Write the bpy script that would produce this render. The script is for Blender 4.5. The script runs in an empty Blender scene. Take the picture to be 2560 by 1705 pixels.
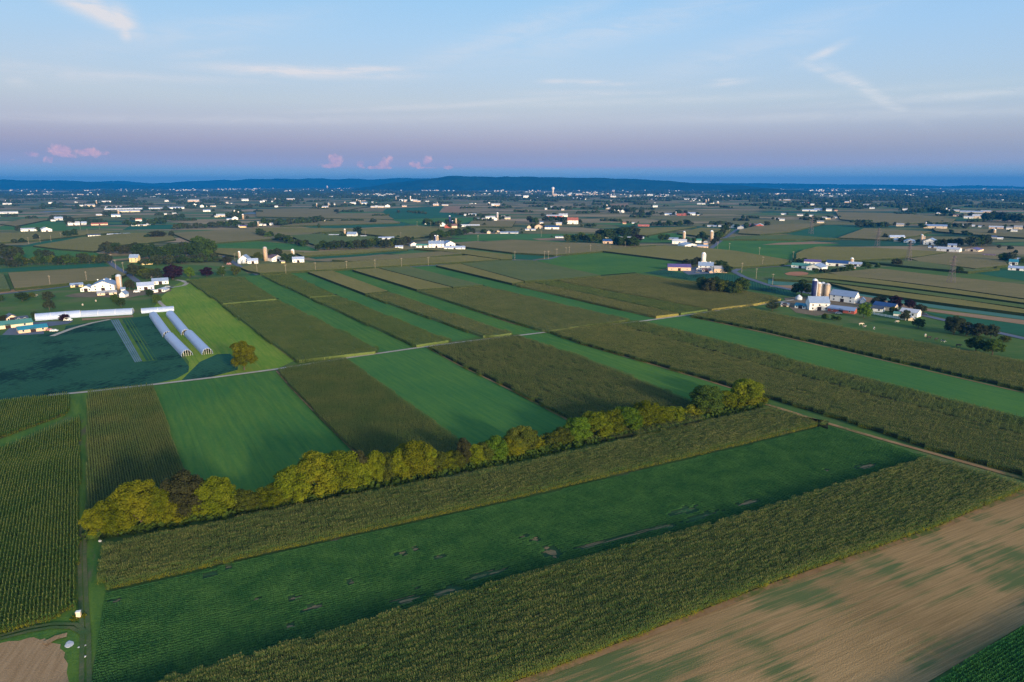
import bpy, bmesh, math, random
import numpy as np
from mathutils import Vector, Matrix
R = random.Random(7)
NR = np.random.RandomState(11)
scene = bpy.context.scene
COL = scene.collection

# ---------------------------------------------------------------- camera
F = 1708.0                 # focal length in photo pixels (photo 2560 x 1705)
H = 95.0                   # drone height, metres
YH = 459.0                 # horizon row
TH = math.atan((852.5 - YH) / F)
cam = bpy.data.cameras.new('camera')
camo = bpy.data.objects.new('camera', cam)
COL.objects.link(camo)
camo.location = (0, 0, H)
camo.rotation_euler = (math.pi / 2 - TH, 0, 0)
cam.sensor_width = 36
cam.lens = 36 * F / 2560
cam.clip_start = 0.5
cam.clip_end = 80000
scene.camera = camo

# ---------------------------------------------------------------- world, sun, exposure
SUN_EL = math.radians(11.5)
SUN_AZ = math.radians(148)           # clockwise from +Y: behind the camera, to its right
def lin(c):
    return tuple((v / 255 / 12.92) if v / 255 <= 0.04045 else ((v / 255 + 0.055) / 1.055) ** 2.4 for v in c)
scene.view_settings.view_transform = 'Standard'
scene.view_settings.look = 'None'
scene.view_settings.gamma = 1
scene.view_settings.use_curve_mapping = False
scene.view_settings.exposure = 0.75
sd = bpy.data.lights.new('sun', 'SUN')
sd.energy = 3.6
sd.angle = math.radians(5)
sd.color = (1.0, 0.78, 0.50)
so = bpy.data.objects.new('sun', sd)
COL.objects.link(so)
sdir = Vector((math.cos(SUN_EL) * math.sin(SUN_AZ), math.cos(SUN_EL) * math.cos(SUN_AZ), math.sin(SUN_EL)))
so.rotation_euler = (-sdir).to_track_quat('-Z', 'Y').to_euler()
so.location = (0, 0, 500)

world = bpy.data.worlds.new('World')
scene.world = world
world.use_nodes = True
wn = world.node_tree.nodes
wl = world.node_tree.links
wn.clear()
class NB:
    """small helper to chain nodes"""
    def __init__(s, tree): s.t = tree; s.n = tree.nodes; s.l = tree.links
    def put(s, sock, v):
        if isinstance(v, bpy.types.NodeSocket): s.l.new(v, sock)
        else: sock.default_value = v
    def m(s, op, a, b=None, c=None, clamp=False):
        n = s.n.new('ShaderNodeMath'); n.operation = op; n.use_clamp = clamp
        s.put(n.inputs[0], a)
        if b is not None: s.put(n.inputs[1], b)
        if c is not None: s.put(n.inputs[2], c)
        return n.outputs[0]
    def mix(s, f, a, b, bt='MIX'):
        n = s.n.new('ShaderNodeMix'); n.data_type = 'RGBA'; n.blend_type = bt
        s.put(n.inputs[0], f)
        s.put(n.inputs[6], a if isinstance(a, bpy.types.NodeSocket) else (*a[:3], 1))
        s.put(n.inputs[7], b if isinstance(b, bpy.types.NodeSocket) else (*b[:3], 1))
        return n.outputs[2]
    def ramp(s, f, stops, interp='LINEAR'):
        n = s.n.new('ShaderNodeValToRGB'); n.color_ramp.interpolation = interp
        e = n.color_ramp.elements
        while len(e) > 1: e.remove(e[-1])
        e[0].position = stops[0][0]; e[0].color = (*stops[0][1], 1)
        for p, c in stops[1:]:
            k = e.new(p); k.color = (*c, 1)
        s.put(n.inputs[0], f)
        return n.outputs[0]
    def noise(s, vec, scale, detail=3, rough=0.55, dist=0.0):
        n = s.n.new('ShaderNodeTexNoise')
        s.put(n.inputs['Vector'], vec); n.inputs['Scale'].default_value = scale
        n.inputs['Detail'].default_value = detail; n.inputs['Roughness'].default_value = rough
        n.inputs['Distortion'].default_value = dist
        return n.outputs[0]
    def mapping(s, vec, rot=0.0, scale=(1, 1, 1), loc=(0, 0, 0)):
        n = s.n.new('ShaderNodeMapping')
        s.put(n.inputs[0], vec)
        n.inputs['Rotation'].default_value = (0, 0, rot); n.inputs['Scale'].default_value = scale
        n.inputs['Location'].default_value = loc
        return n.outputs[0]
    def xyz(s, x, y, z=0.0):
        n = s.n.new('ShaderNodeCombineXYZ'); s.put(n.inputs[0], x); s.put(n.inputs[1], y); s.put(n.inputs[2], z)
        return n.outputs[0]

def ray(px, py):
    x = (px - 1280) / F; yu = -(py - 852.5) / F
    return (x, math.cos(TH) + yu * math.sin(TH), -math.sin(TH) + yu * math.cos(TH))
def azel(px, py):
    d = ray(px, py)
    return math.atan2(d[0], d[1]), math.atan2(d[2], math.hypot(d[0], d[1]))

wb = NB(world.node_tree)
tc = wn.new('ShaderNodeTexCoord')
sep = wn.new('ShaderNodeSeparateXYZ'); wl.new(tc.outputs['Generated'], sep.inputs[0])
AZ = wb.m('ARCTAN2', sep.outputs[0], sep.outputs[1])
EL = wb.m('ARCSINE', sep.outputs[2])
sky_rows = [(459, (100, 146, 196)), (430, (106, 148, 196)), (412, (134, 152, 197)), (388, (142, 152, 190)), (360, (160, 163, 192)),
            (310, (180, 188, 208)), (260, (188, 202, 217)), (190, (182, 206, 229)), (100, (172, 207, 238)), (0, (158, 203, 241))]
ELMAX = math.pi / 2
HAZE_D, HAZE_C, HAZE_TOP = 7.5e-5, (.004, .215, .68), 245.0
HAZE_S = (.014, .13, .40)
def behind_haze(c, el):
    # the sky stands behind the haze, so it is a little clearer than what is seen through it
    T = math.exp(-HAZE_D * (HAZE_TOP - H) / math.tan(max(el, math.radians(.8))))
    return tuple(min(.9, max(.02, (v - (1 - T) * h_) / T)) for v, h_ in zip(lin(c), HAZE_S))
stops = [(0.0, behind_haze((104, 146, 198), 0))]
for y, c in sky_rows:
    e_ = azel(1280, y)[1]
    stops.append((max(0.0005, e_ / ELMAX), behind_haze(c, e_)))
stops += [(0.42, lin((128, 178, 232))), (1.0, lin((84, 136, 206)))]
base = wb.ramp(wb.m('DIVIDE', EL, ELMAX, clamp=True), stops)
# the sky deepens a little away from the left of the view towards the right
rightness = wb.m('MULTIPLY', wb.m('SMOOTHSTEP' if False else 'SUBTRACT', AZ, 0.05), 1.6, clamp=True)
base = wb.mix(wb.m('MULTIPLY', rightness, 0.6), base, wb.mix(1.0, base, (0.62, 0.76, 0.93), 'MULTIPLY'))
pt = wb.xyz(AZ, EL, 0.0)
def blob(px, py, sx, sy, rot=0.0):
    a, e = azel(px, py)
    dx = wb.m('SUBTRACT', AZ, a); dy = wb.m('SUBTRACT', EL, e)
    c, s_ = math.cos(rot), math.sin(rot)
    u = wb.m('ADD', wb.m('MULTIPLY', dx, c * F / sx), wb.m('MULTIPLY', dy, s_ * F / sx))
    v = wb.m('ADD', wb.m('MULTIPLY', dx, -s_ * F / sy), wb.m('MULTIPLY', dy, c * F / sy))
    q = wb.m('ADD', wb.m('MULTIPLY', u, u), wb.m('MULTIPLY', v, v))
    return wb.m('EXPONENT', wb.m('MULTIPLY', q, -1.0))
def total(items):
    o = items[0]
    for i in items[1:]: o = wb.m('MAXIMUM', o, i)
    return o
wisp = total([wb.m('MULTIPLY', blob(*b[:5]), b[5]) for b in [
    (190, 4, 90, 18, -0.42, 1.2), (250, 28, 70, 20, -0.5, 1.4), (300, 50, 30, 22, -0.7, 1.6), (312, 74, 14, 22, 0, 1.3),
    (770, 180, 190, 12, 0.0, 1.4), (900, 172, 110, 7, 0.03, 1.1), (330, 192, 260, 9, 0.02, .5), (120, 180, 160, 16, -.03, .4), (45, 203, 22, 9, 0, .5),
    (520, 132, 80, 10, 0.16, .35), (1150, 262, 380, 7, 0.06, .45), (1700, 250, 600, 9, 0.01, .3), (1430, 203, 70, 5, 0, .45), (1560, 210, 90, 5, 0, .45),
    (1480, 232, 170, 7, 0, .35), (2070, 185, 70, 9, -.45, .7), (2160, 222, 95, 12, -.55, .9), (2055, 135, 45, 9, .4, .8), (1560, 70, 340, 30, .18, .35),
    (1820, 208, 50, 6, .1, .5), (2400, 240, 260, 9, .02, .45), (600, 300, 700, 10, .03, .3), (2100, 290, 500, 12, -.01, .3), (1250, 95, 300, 25, .3, .35), (1900, 110, 260, 30, .25, .3), (500, 80, 260, 26, .2, .28), (1480, 205, 40, 4, 0, .7), (1390, 203, 34, 5, 0, .7), (1560, 233, 90, 5, 0, .6), (1815, 200, 30, 4, 0, .5)]])
wn1 = wb.noise(wb.mapping(pt, .05, (11, 60, 1)), 1.0, 6, .65, 1.1)
wmask = wb.m('MULTIPLY', wisp, wb.m('MULTIPLY_ADD', wn1, 3.0, -0.72, clamp=True))
base = wb.mix(wb.m('MULTIPLY', wmask, 0.9, clamp=True), base, lin((226, 226, 232)))
cum = total([wb.m('MULTIPLY', blob(*b[:4]), b[4]) for b in [
    (78, 384, 22, 9, .9), (152, 378, 26, 16, 1.15), (128, 398, 22, 12, .8), (172, 388, 20, 9, .8), (222, 380, 30, 12, 1.0), (266, 384, 10, 9, .7), (30, 398, 12, 8, .5), (8, 402, 10, 6, .5),
    (838, 400, 22, 20, 1.0), (828, 415, 26, 7, 1.1), (902, 410, 16, 12, .9), (962, 408, 20, 16, 1.0), (945, 419, 50, 5, 1.1), (975, 398, 12, 14, .8),
    (1038, 412, 18, 12, .95), (1068, 402, 14, 16, 1.0), (1060, 419, 46, 4, .9), (1120, 419, 18, 5, 1.2), (230, 352, 34, 7, .35), (620, 418, 8, 3, .4), (415, 417, 8, 3, .4)]])
cn = wb.noise(pt, 95.0, 4, .62, .5)
cmask = wb.m('MULTIPLY_ADD', wb.m('ADD', cum, wb.m('MULTIPLY', cn, 1.3)), 3.2, -3.75, clamp=True)
ccol = wb.mix(wb.m('MULTIPLY_ADD', cn, 3.0, -1.05, clamp=True), lin((190, 168, 206)), lin((244, 196, 206)))
base = wb.mix(wb.m('MULTIPLY', cmask, 0.66), base, ccol)
stripe = wb.m('MULTIPLY', blob(1500, 413, 520, 7), .45)
base = wb.mix(stripe, base, lin((176, 160, 196)))
sky = wn.new('ShaderNodeTexSky'); sky.sky_type = 'NISHITA'; sky.sun_disc = False
sky.sun_elevation = SUN_EL; sky.sun_rotation = SUN_AZ; sky.altitude = 150; sky.air_density = 1.0; sky.dust_density = 1.2; sky.ozone_density = 1.4
nish = wb.mix(1.0, sky.outputs[0], (0.38, 0.365, 0.34), 'MULTIPLY')
dt = wn.new('ShaderNodeVectorMath'); dt.operation = 'DOT_PRODUCT'; wl.new(tc.outputs['Generated'], dt.inputs[0]); dt.inputs[1].default_value = sdir
glow = wb.m('POWER', wb.m('MULTIPLY_ADD', dt.outputs['Value'], .5, .5, clamp=True), 2.0)
final = wb.mix(glow, base, nish)
bg = wn.new('ShaderNodeBackground'); bg.inputs[1].default_value = 0.595
wl.new(final, bg.inputs[0])
wo = wn.new('ShaderNodeOutputWorld'); wl.new(bg.outputs[0], wo.inputs[0])
world.cycles.sampling_method = 'MANUAL'; world.cycles.sample_map_resolution = 512

cy = scene.cycles
cy.use_denoising = True
cy.denoising_prefilter = 'NONE'
cy.max_bounces = 5; cy.diffuse_bounces = 2; cy.glossy_bounces = 2; cy.transmission_bounces = 2; cy.volume_bounces = 0
cy.transparent_max_bounces = 8
cy.use_adaptive_sampling = True

# ---------------------------------------------------------------- projection helpers
def P(px, py, z=0.0):
    d = ray(px, py); t = (z - H) / d[2]
    return (d[0] * t, d[1] * t)
def mpp(py, z=0.0):
    d = ray(1280, py); return (z - H) / d[2] / F      # metres per photo pixel at that ground row
def poly(pts, z=0.0):
    """photo outline -> ground plan; a third value gives that point's own height above ground"""
    return [P(p[0], p[1], p[2] if len(p) > 2 else z) for p in pts]

# ---------------------------------------------------------------- object helpers
def tag(o, label=None, cat=None, group=None, kind=None):
    if label: o['label'] = label
    if cat: o['category'] = cat
    if group: o['group'] = group
    if kind: o['kind'] = kind
    return o
def empty(name, loc, rz=0.0):
    o = bpy.data.objects.new(name, None); COL.objects.link(o)
    o.location = loc; o.rotation_euler = (0, 0, rz); o.empty_display_size = 1
    return o
def mesh_np(name, verts, faces, smooth=False):
    me = bpy.data.meshes.new(name)
    verts = np.asarray(verts, dtype=np.float32); nv = len(verts)
    me.vertices.add(nv); me.vertices.foreach_set('co', verts.ravel())
    if len(faces):
        faces = np.asarray(faces, dtype=np.int32); k = faces.shape[1]; nf = len(faces)
        me.loops.add(nf * k); me.loops.foreach_set('vertex_index', faces.ravel())
        me.polygons.add(nf)
        me.polygons.foreach_set('loop_start', np.arange(nf, dtype=np.int32) * k)
        me.polygons.foreach_set('loop_total', np.full(nf, k, dtype=np.int32))
        me.polygons.foreach_set('use_smooth', np.full(nf, smooth, dtype=bool))
    me.update(calc_edges=True)
    return me
def mesh_py(name, verts, faces, smooth=False):
    me = bpy.data.meshes.new(name); me.from_pydata([tuple(v) for v in verts], [], faces)
    if smooth:
        for p in me.polygons: p.use_smooth = True
    me.update(); return me
def put(name, me, mat, parent=None, loc=(0, 0, 0), rz=0.0):
    o = bpy.data.objects.new(name, me); COL.objects.link(o)
    if mat is not None and len(me.materials) == 0: me.materials.append(mat)
    o.location = loc; o.rotation_euler = (0, 0, rz)
    if parent: o.parent = parent
    return o
class MB:
    def __init__(s): s.v = []; s.f = []
    def quadset(s, vs, fs):
        b = len(s.v); s.v += [tuple(v) for v in vs]; s.f += [tuple(i + b for i in f) for f in fs]
    def box(s, x0, x1, y0, y1, z0, z1):
        s.quadset([(x0, y0, z0), (x1, y0, z0), (x1, y1, z0), (x0, y1, z0), (x0, y0, z1), (x1, y0, z1), (x1, y1, z1), (x0, y1, z1)],
                  [(0, 3, 2, 1), (4, 5, 6, 7), (0, 1, 5, 4), (1, 2, 6, 5), (2, 3, 7, 6), (3, 0, 4, 7)])
        return s
    def bar(s, a, b, r):
        a = Vector(a); b = Vector(b); d = (b - a).normalized()
        u = d.orthogonal().normalized() * r; w = d.cross(u).normalized() * r
        vs = [a + u + w, a - u + w, a - u - w, a + u - w, b + u + w, b - u + w, b - u - w, b + u - w]
        s.quadset(vs, [(3, 2, 1, 0), (4, 5, 6, 7), (0, 1, 5, 4), (1, 2, 6, 5), (2, 3, 7, 6), (3, 0, 4, 7)]); return s
    def lathe(s, prof, n=20, cx=0, cy=0):
        b = len(s.v)
        for r, z in prof:
            for k in range(n):
                a = 2 * math.pi * k / n; s.v.append((cx + r * math.cos(a), cy + r * math.sin(a), z))
        for i in range(len(prof) - 1):
            for k in range(n):
                k2 = (k + 1) % n; s.f.append((b + i * n + k, b + i * n + k2, b + (i + 1) * n + k2, b + (i + 1) * n + k))
        s.f.append(tuple(b + (len(prof) - 1) * n + k for k in range(n)))
        s.f.append(tuple(b + k for k in reversed(range(n)))); return s
    def mesh(s, name, smooth=False): return mesh_py(name, s.v, s.f, smooth)

# ---------------------------------------------------------------- materials
MATS = {}
def new_mat(name):
    m = bpy.data.materials.new(name); m.use_nodes = True
    nb = NB(m.node_tree); nb.n.clear()
    out = nb.n.new('ShaderNodeOutputMaterial')
    return m, nb, out
def finish(nb, out, col, rough=0.9, bump=None, bstr=0.3, bdist=0.3, spec=0.2, metal=0.0):
    b = nb.n.new('ShaderNodeBsdfPrincipled')
    nb.put(b.inputs['Base Color'], col if isinstance(col, bpy.types.NodeSocket) else (*col, 1))
    nb.put(b.inputs['Roughness'], rough)
    b.inputs['Specular IOR Level'].default_value = spec
    b.inputs['Metallic'].default_value = metal
    if bump is not None:
        bp = nb.n.new('ShaderNodeBump'); bp.inputs['Strength'].default_value = bstr; bp.inputs['Distance'].default_value = bdist
        nb.l.new(bump, bp.inputs['Height']); nb.l.new(bp.outputs[0], b.inputs['Normal'])
    nb.l.new(b.outputs[0], out.inputs[0])
    return b
def objco(nb):
    t = nb.n.new('ShaderNodeTexCoord'); return t.outputs['Object']
def paint(name, c, var=0.15, scale=0.8, rough=0.6, spec=0.3, metal=0.0, streak=True):
    if name in MATS: return MATS[name]
    m, nb, out = new_mat(name)
    co = objco(nb)
    n = nb.noise(nb.mapping(co, 0, (1, 1, 0.35 if streak else 1)), scale, 4, .6)
    oi = nb.n.new('ShaderNodeObjectInfo')
    k = nb.m('ADD', nb.m('MULTIPLY_ADD', n, 2 * var, 1 - var), nb.m('MULTIPLY_ADD', oi.outputs['Random'], 0.12, -0.06))
    col = nb.mix(1.0, c, nb.xyz(k, k, k), 'MULTIPLY')
    finish(nb, out, col, rough, spec=spec, metal=metal)
    MATS[name] = m; return m
def metal_roof(name, c):
    """standing-seam or corrugated sheet roof: ribs as relief, weathered tone"""
    if name in MATS: return MATS[name]
    m, nb, out = new_mat(name)
    co = objco(nb)
    n = nb.noise(nb.mapping(co, 0, (.5, .12, 1)), 1.0, 4, .6)
    w = nb.n.new('ShaderNodeTexWave'); w.wave_type = 'BANDS'; w.bands_direction = 'X'; w.inputs['Scale'].default_value = 0.7
    nb.l.new(co, w.inputs['Vector'])
    k = nb.m('MULTIPLY_ADD', n, .5, .74)
    col = nb.mix(1.0, c, nb.xyz(k, k, k), 'MULTIPLY')
    finish(nb, out, col, .45, bump=w.outputs[1], bstr=.3, bdist=.05, spec=.4)
    MATS[name] = m; return m
def foliage(name, c1, c2, sc=2.2, trans=0.35):
    if name in MATS: return MATS[name]
    m, nb, out = new_mat(name)
    co = objco(nb)
    n = nb.noise(co, sc, 3, .6)
    n2 = nb.noise(co, sc * 9, 2, .6)
    oi = nb.n.new('ShaderNodeObjectInfo')
    f = nb.m('ADD', nb.m('MULTIPLY_ADD', n, 1.6, -.6), nb.m('MULTIPLY_ADD', n2, .9, -.3), clamp=True)
    col = nb.mix(f, c1, c2)
    k = nb.m('MULTIPLY_ADD', oi.outputs['Random'], .5, .75)
    col = nb.mix(1.0, col, nb.xyz(k, k, nb.m('MULTIPLY', k, .95)), 'MULTIPLY')
    d = nb.n.new('ShaderNodeBsdfDiffuse'); nb.l.new(col, d.inputs[0])
    t = nb.n.new('ShaderNodeBsdfTranslucent'); nb.l.new(nb.mix(1.0, col, (1.1, 1.15, .6), 'MULTIPLY'), t.inputs[0])
    mx = nb.n.new('ShaderNodeMixShader'); mx.inputs[0].default_value = trans
    nb.l.new(d.outputs[0], mx.inputs[1]); nb.l.new(t.outputs[0], mx.inputs[2]); nb.l.new(mx.outputs[0], out.inputs[0])
    MATS[name] = m; return m
def field_mat(name, c1, c2, ang=0.0, stretch=8.0, s=0.03, c3=None, c3amt=0.5, fine=1.5, row=0.0, rowamt=0.0, bstr=0.4, bdist=.3, patch=0.012, c3s=None, tram=0, sharp=1.0):
    """crop or soil seen from the air: broad tone patches, streaks along the rows, fine grain"""
    if name in MATS: return MATS[name]
    m, nb, out = new_mat(name)
    co = objco(nb)
    rco = nb.mapping(co, -ang)
    broad = nb.noise(rco, patch, 3, .5)
    st = nb.noise(nb.mapping(rco, 0, (1 / stretch, 1, 1)), s * stretch, 4, .62)
    fi = nb.noise(co, fine, 3, .65)
    f = nb.m('ADD', nb.m('MULTIPLY_ADD', st, 1.5 * sharp, -.65 - .75 * (sharp - 1)), nb.m('MULTIPLY_ADD', broad, 1.2, -.35))
    f = nb.m('ADD', f, nb.m('MULTIPLY_ADD', fi, .7, -.35), clamp=True)
    col = nb.mix(f, c1, c2)
    if c3:
        b2 = nb.noise(nb.mapping(rco, 0, (1 / (stretch * .6), 1, 1), (31, 17, 0)), c3s or s * stretch * .8, 5, .7)
        b3 = nb.noise(rco, patch * 2.3, 2, .5)
        msk = nb.m('MULTIPLY_ADD', nb.m('ADD', b2, b3), 6.0, -6.0 - 1.2 * (1 - c3amt * 2), clamp=True)
        col = nb.mix(msk, col, c3)
    h = fi
    if tram:
        sy = nb.n.new('ShaderNodeSeparateXYZ'); nb.l.new(rco, sy.inputs[0])
        tm = nb.m('MODULO', nb.m('ADD', nb.m('MULTIPLY_ADD', nb.noise(rco, .01, 1), 3.0, sy.outputs[1]), 9000.0), tram)
        ln = nb.m('ADD', nb.m('LESS_THAN', tm, .45), nb.m('LESS_THAN', nb.m('ABSOLUTE', nb.m('SUBTRACT', tm, 2.2)), .23))
        ln = nb.m('MULTIPLY', ln, nb.m('MULTIPLY_ADD', nb.noise(nb.mapping(rco, 0, (.05, .3, 1)), 1.0, 3), 1.6, -.45, clamp=True))
        col = nb.mix(nb.m('MULTIPLY', ln, .5), col, (.02, .06, .02))
    if row:
        sx = nb.n.new('ShaderNodeSeparateXYZ'); nb.l.new(rco, sx.inputs[0])
        wob = nb.m('MULTIPLY_ADD', nb.noise(rco, .02, 2), 1.5, sx.outputs[1])
        sn = nb.m('SINE', nb.m('MULTIPLY', wob, 2 * math.pi / row))
        k = nb.m('MULTIPLY_ADD', sn, rowamt, 1.0)
        col = nb.mix(1.0, col, nb.xyz(k, k, k), 'MULTIPLY')
        h = nb.m('ADD', fi, nb.m('MULTIPLY', sn, .5))
    finish(nb, out, col, 1.0, bump=h, bstr=bstr, bdist=bdist, spec=0.05)
    MATS[name] = m; return m

ANG_S = math.atan2(1, -0.609)        # direction of the long strips
ANG_B = math.atan2(1, 2.05)          # direction of the bottom strips
CORN1, CORN2 = (.085, .12, .04), (.15, .155, .055)
M_corn_far = field_mat('corn_canopy', CORN1, CORN2, ANG_S, 10, .05, fine=.9, bstr=.9, bdist=.6)
M_corn_tan = field_mat('corn_canopy_tan', (.16, .145, .04), (.235, .195, .065), ANG_S, 10, .05, fine=.9, bstr=.9, bdist=.6)
M_corn_green = field_mat('corn_canopy_green', (.085, .125, .035), (.125, .145, .045), ANG_S, 10, .05, fine=.9, bstr=.9, bdist=.6)
M_corn_ew = field_mat('corn_canopy_ripening', (.16, .14, .055), (.24, .185, .09), 0.15, 9, .03, fine=.5, bstr=.9, bdist=.6)
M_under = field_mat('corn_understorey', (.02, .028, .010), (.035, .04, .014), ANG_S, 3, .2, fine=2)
M_hay = field_mat('hay_meadow', (.038, .125, .03), (.105, .185, .03), ANG_S, 12, .05, fine=.6, bstr=.3, row=5.0, rowamt=.03, patch=.014, tram=17)
M_hay_teal = field_mat('hay_young', (.036, .125, .034), (.09, .18, .034), ANG_S, 12, .05, fine=.6, bstr=.3, patch=.016, tram=23)
M_pasture = field_mat('pasture', (.05, .11, .028), (.10, .15, .035), 0.2, 3, .02, fine=.25, bstr=.25, c3=(.11, .13, .05), c3amt=.35)
M_lime = field_mat('mown_meadow', (.10, .20, .02), (.23, .265, .038), ANG_S, 10, .05, fine=.5, bstr=.3, patch=.016, tram=14)
M_soy = field_mat('soybean_teal', (.018, .075, .045), (.030, .10, .055), 1.25, 4, .03, fine=.8, bstr=.5, c3=(.006, .03, .024), c3amt=.46, c3s=.5, row=2.4, rowamt=.09)
M_teal = field_mat('soybean_far', (.022, .09, .05), (.03, .125, .06), 0.1, 6, .02, fine=.4, bstr=.3)
M_mint = field_mat('pale_crop', (.06, .15, .12), (.08, .19, .15), -.15, 14, .05, fine=.4, bstr=.2)
M_soil = field_mat('bare_soil', (.20, .13, .055), (.43, .275, .125), math.atan2(93, 181), 60, .05, c3=(.10, .125, .045), c3amt=.56, c3s=.8, sharp=1.25, fine=3, bstr=.5, patch=.02)
M_soil2 = field_mat('worked_soil', (.26, .165, .085), (.44, .30, .17), 1.8, 8, .12, fine=3, bstr=.5, row=0, c3=(.07, .09, .05), c3amt=.2)
M_soil_tan = field_mat('stubble', (.24, .15, .085), (.32, .21, .13), .1, 8, .03, fine=.5, bstr=.2)
M_gravel = field_mat('gravel', (.30, .27, .23), (.46, .43, .38), 0, 1, .2, fine=2, bstr=.2)
M_asphalt = field_mat('asphalt', (.10, .12, .16), (.14, .16, .21), 0, 1, .1, fine=2, bstr=.1)
M_yard = field_mat('farm_yard', (.12, .10, .065), (.23, .17, .115), 0, 1, .1, fine=1, bstr=.2)
M_dirt = field_mat('red_dirt', (.34, .15, .08), (.42, .2, .12), 0, 1, .1, fine=1, bstr=.2)
M_plastic = field_mat('plastic_mulch', (.08, .15, .20), (.17, .23, .34), 0, 1, .1, fine=.6, bstr=.1)
M_weed = field_mat('grass_track', (.04, .11, .024), (.13, .20, .028), ANG_S, 6, .05, fine=1.2, bstr=.4, c3=(.10, .10, .06), c3amt=.3)

# far farmland: a patchwork of strips, each with one crop
def patchwork():
    m, nb, out = new_mat('far_farmland')
    co = objco(nb)
    r = nb.mapping(co, math.radians(-24), (1 / 330, 1 / 105, 1))
    wv = nb.n.new('ShaderNodeTexNoise'); wv.inputs['Scale'].default_value = .9; nb.l.new(r, wv.inputs['Vector'])
    add = nb.n.new('ShaderNodeVectorMath'); add.operation = 'MULTIPLY_ADD'
    nb.l.new(wv.outputs[1], add.inputs[0]); add.inputs[1].default_value = (.8, .8, 0); nb.l.new(r, add.inputs[2])
    v = nb.n.new('ShaderNodeTexVoronoi'); v.inputs['Scale'].default_value = 1.0; v.inputs['Randomness'].default_value = .75
    nb.l.new(add.outputs[0], v.inputs['Vector'])
    sp = nb.n.new('ShaderNodeSeparateColor'); nb.l.new(v.outputs['Color'], sp.inputs[0])
    big = nb.noise(co, .0009, 2)
    f = nb.m('ADD', sp.outputs[0], nb.m('MULTIPLY_ADD', big, .5, -.25), clamp=True)
    col = nb.ramp(f, [(0, (.15, .14, .055)), (.18, (.26, .20, .11)), (.34, (.07, .14, .045)), (.44, (.21, .165, .09)), (.56, (.025, .085, .05)),
                      (.63, (.12, .14, .05)), (.72, (.30, .22, .14)), (.82, (.18, .155, .075)), (.92, (.06, .15, .045)), (.97, (.12, .14, .055))], 'CONSTANT')
    st = nb.noise(nb.mapping(co, math.radians(-24), (1 / 300, 1 / 18, 1)), 1.0, 3, .6)
    k = nb.m('MULTIPLY_ADD', st, .6, .7)
    col = nb.mix(1.0, col, nb.xyz(k, k, k), 'MULTIPLY')
    e = nb.n.new('ShaderNodeTexVoronoi'); e.feature = 'DISTANCE_TO_EDGE'; e.inputs['Randomness'].default_value = .75
    e.inputs['Scale'].default_value = 1.0; nb.l.new(add.outputs[0], e.inputs['Vector'])
    em = nb.m('LESS_THAN', e.outputs[0], .03)
    col = nb.mix(nb.m('MULTIPLY', em, .75), col, (.025, .05, .025))
    finish(nb, out, col, 1.0, spec=.05)
    return m
M_far = patchwork()
M_hill = None
def hillmat():
    m, nb, out = new_mat('wooded_hill')
    co = objco(nb)
    n = nb.noise(co, .004, 5, .65)
    f = nb.m('MULTIPLY_ADD', n, 2.4, -.75, clamp=True)
    col = nb.mix(f, (.008, .02, .016), (.022, .045, .025))
    finish(nb, out, col, 1.0, bump=nb.noise(co, .012, 4, .7), bstr=.8, bdist=25, spec=.02)
    return m
M_hill = hillmat()

# ---------------------------------------------------------------- ground
LAYER = [0.03]
def sheet(name, pts, mat, z, kind='structure', label=None):
    me = bpy.data.meshes.new(name)
    bm = bmesh.new()
    vs = [bm.verts.new((x, y, 0)) for x, y in pts]
    f = bm.faces.new(vs); f.normal_update()
    if f.normal.z < 0: f.normal_flip()
    bmesh.ops.triangulate(bm, faces=bm.faces[:]); bm.to_mesh(me); bm.free()
    o = put(name, me, mat, None, (0, 0, z))
    tag(o, label=label, kind=kind)
    return o
FARX = 26000
g = mesh_py('ground', [(-FARX, -1500, 0), (FARX, -1500, 0), (FARX, 17300, 0), (-FARX, 17300, 0)], [(0, 1, 2, 3)])
tag(put('ground', g, M_far), kind='structure', label='wide patchwork of distant farmland reaching to the hills')
near = [(-1500, -1400), (1500, -1400)] + poly([(2900, 700), (2560, 650), (2200, 668), (1980, 655), (1700, 680), (1300, 690), (640, 700), (600, 668), (260, 652), (-300, 660)])
sheet('meadow', near, M_pasture, 0.03, label='green pasture ground lying around the near farms and fields')

ordw_ = lambda k: ['first', 'second', 'third', 'fourth', 'fifth'][k]
NF = [0]
def flat(name, pts, mat, z=0.08, label=None):
    NF[0] += 1
    return sheet(name, poly(pts), mat, z + .0043 * (NF[0] % 12), label=label)
def strip(name, pts, width, mat, z, label, wfar=None):
    """a road or track laid along a line of photo points"""
    w = [Vector((*P(x, y), 0)) for x, y in pts]
    L, Rr = [], []
    for i, p in enumerate(w):
        a = w[max(0, i - 1)]; b = w[min(len(w) - 1, i + 1)]
        d = (b - a).normalized(); n = Vector((-d.y, d.x, 0)) * width / 2
        L.append(p + n); Rr.append(p - n)
    vs = L + Rr; k = len(w)
    me = mesh_py(name, vs, [(i, k + i, k + i + 1, i + 1) for i in range(k - 1)])
    o = put(name, me, mat, None, (0, 0, z)); tag(o, label=label, kind='structure'); return o

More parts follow.
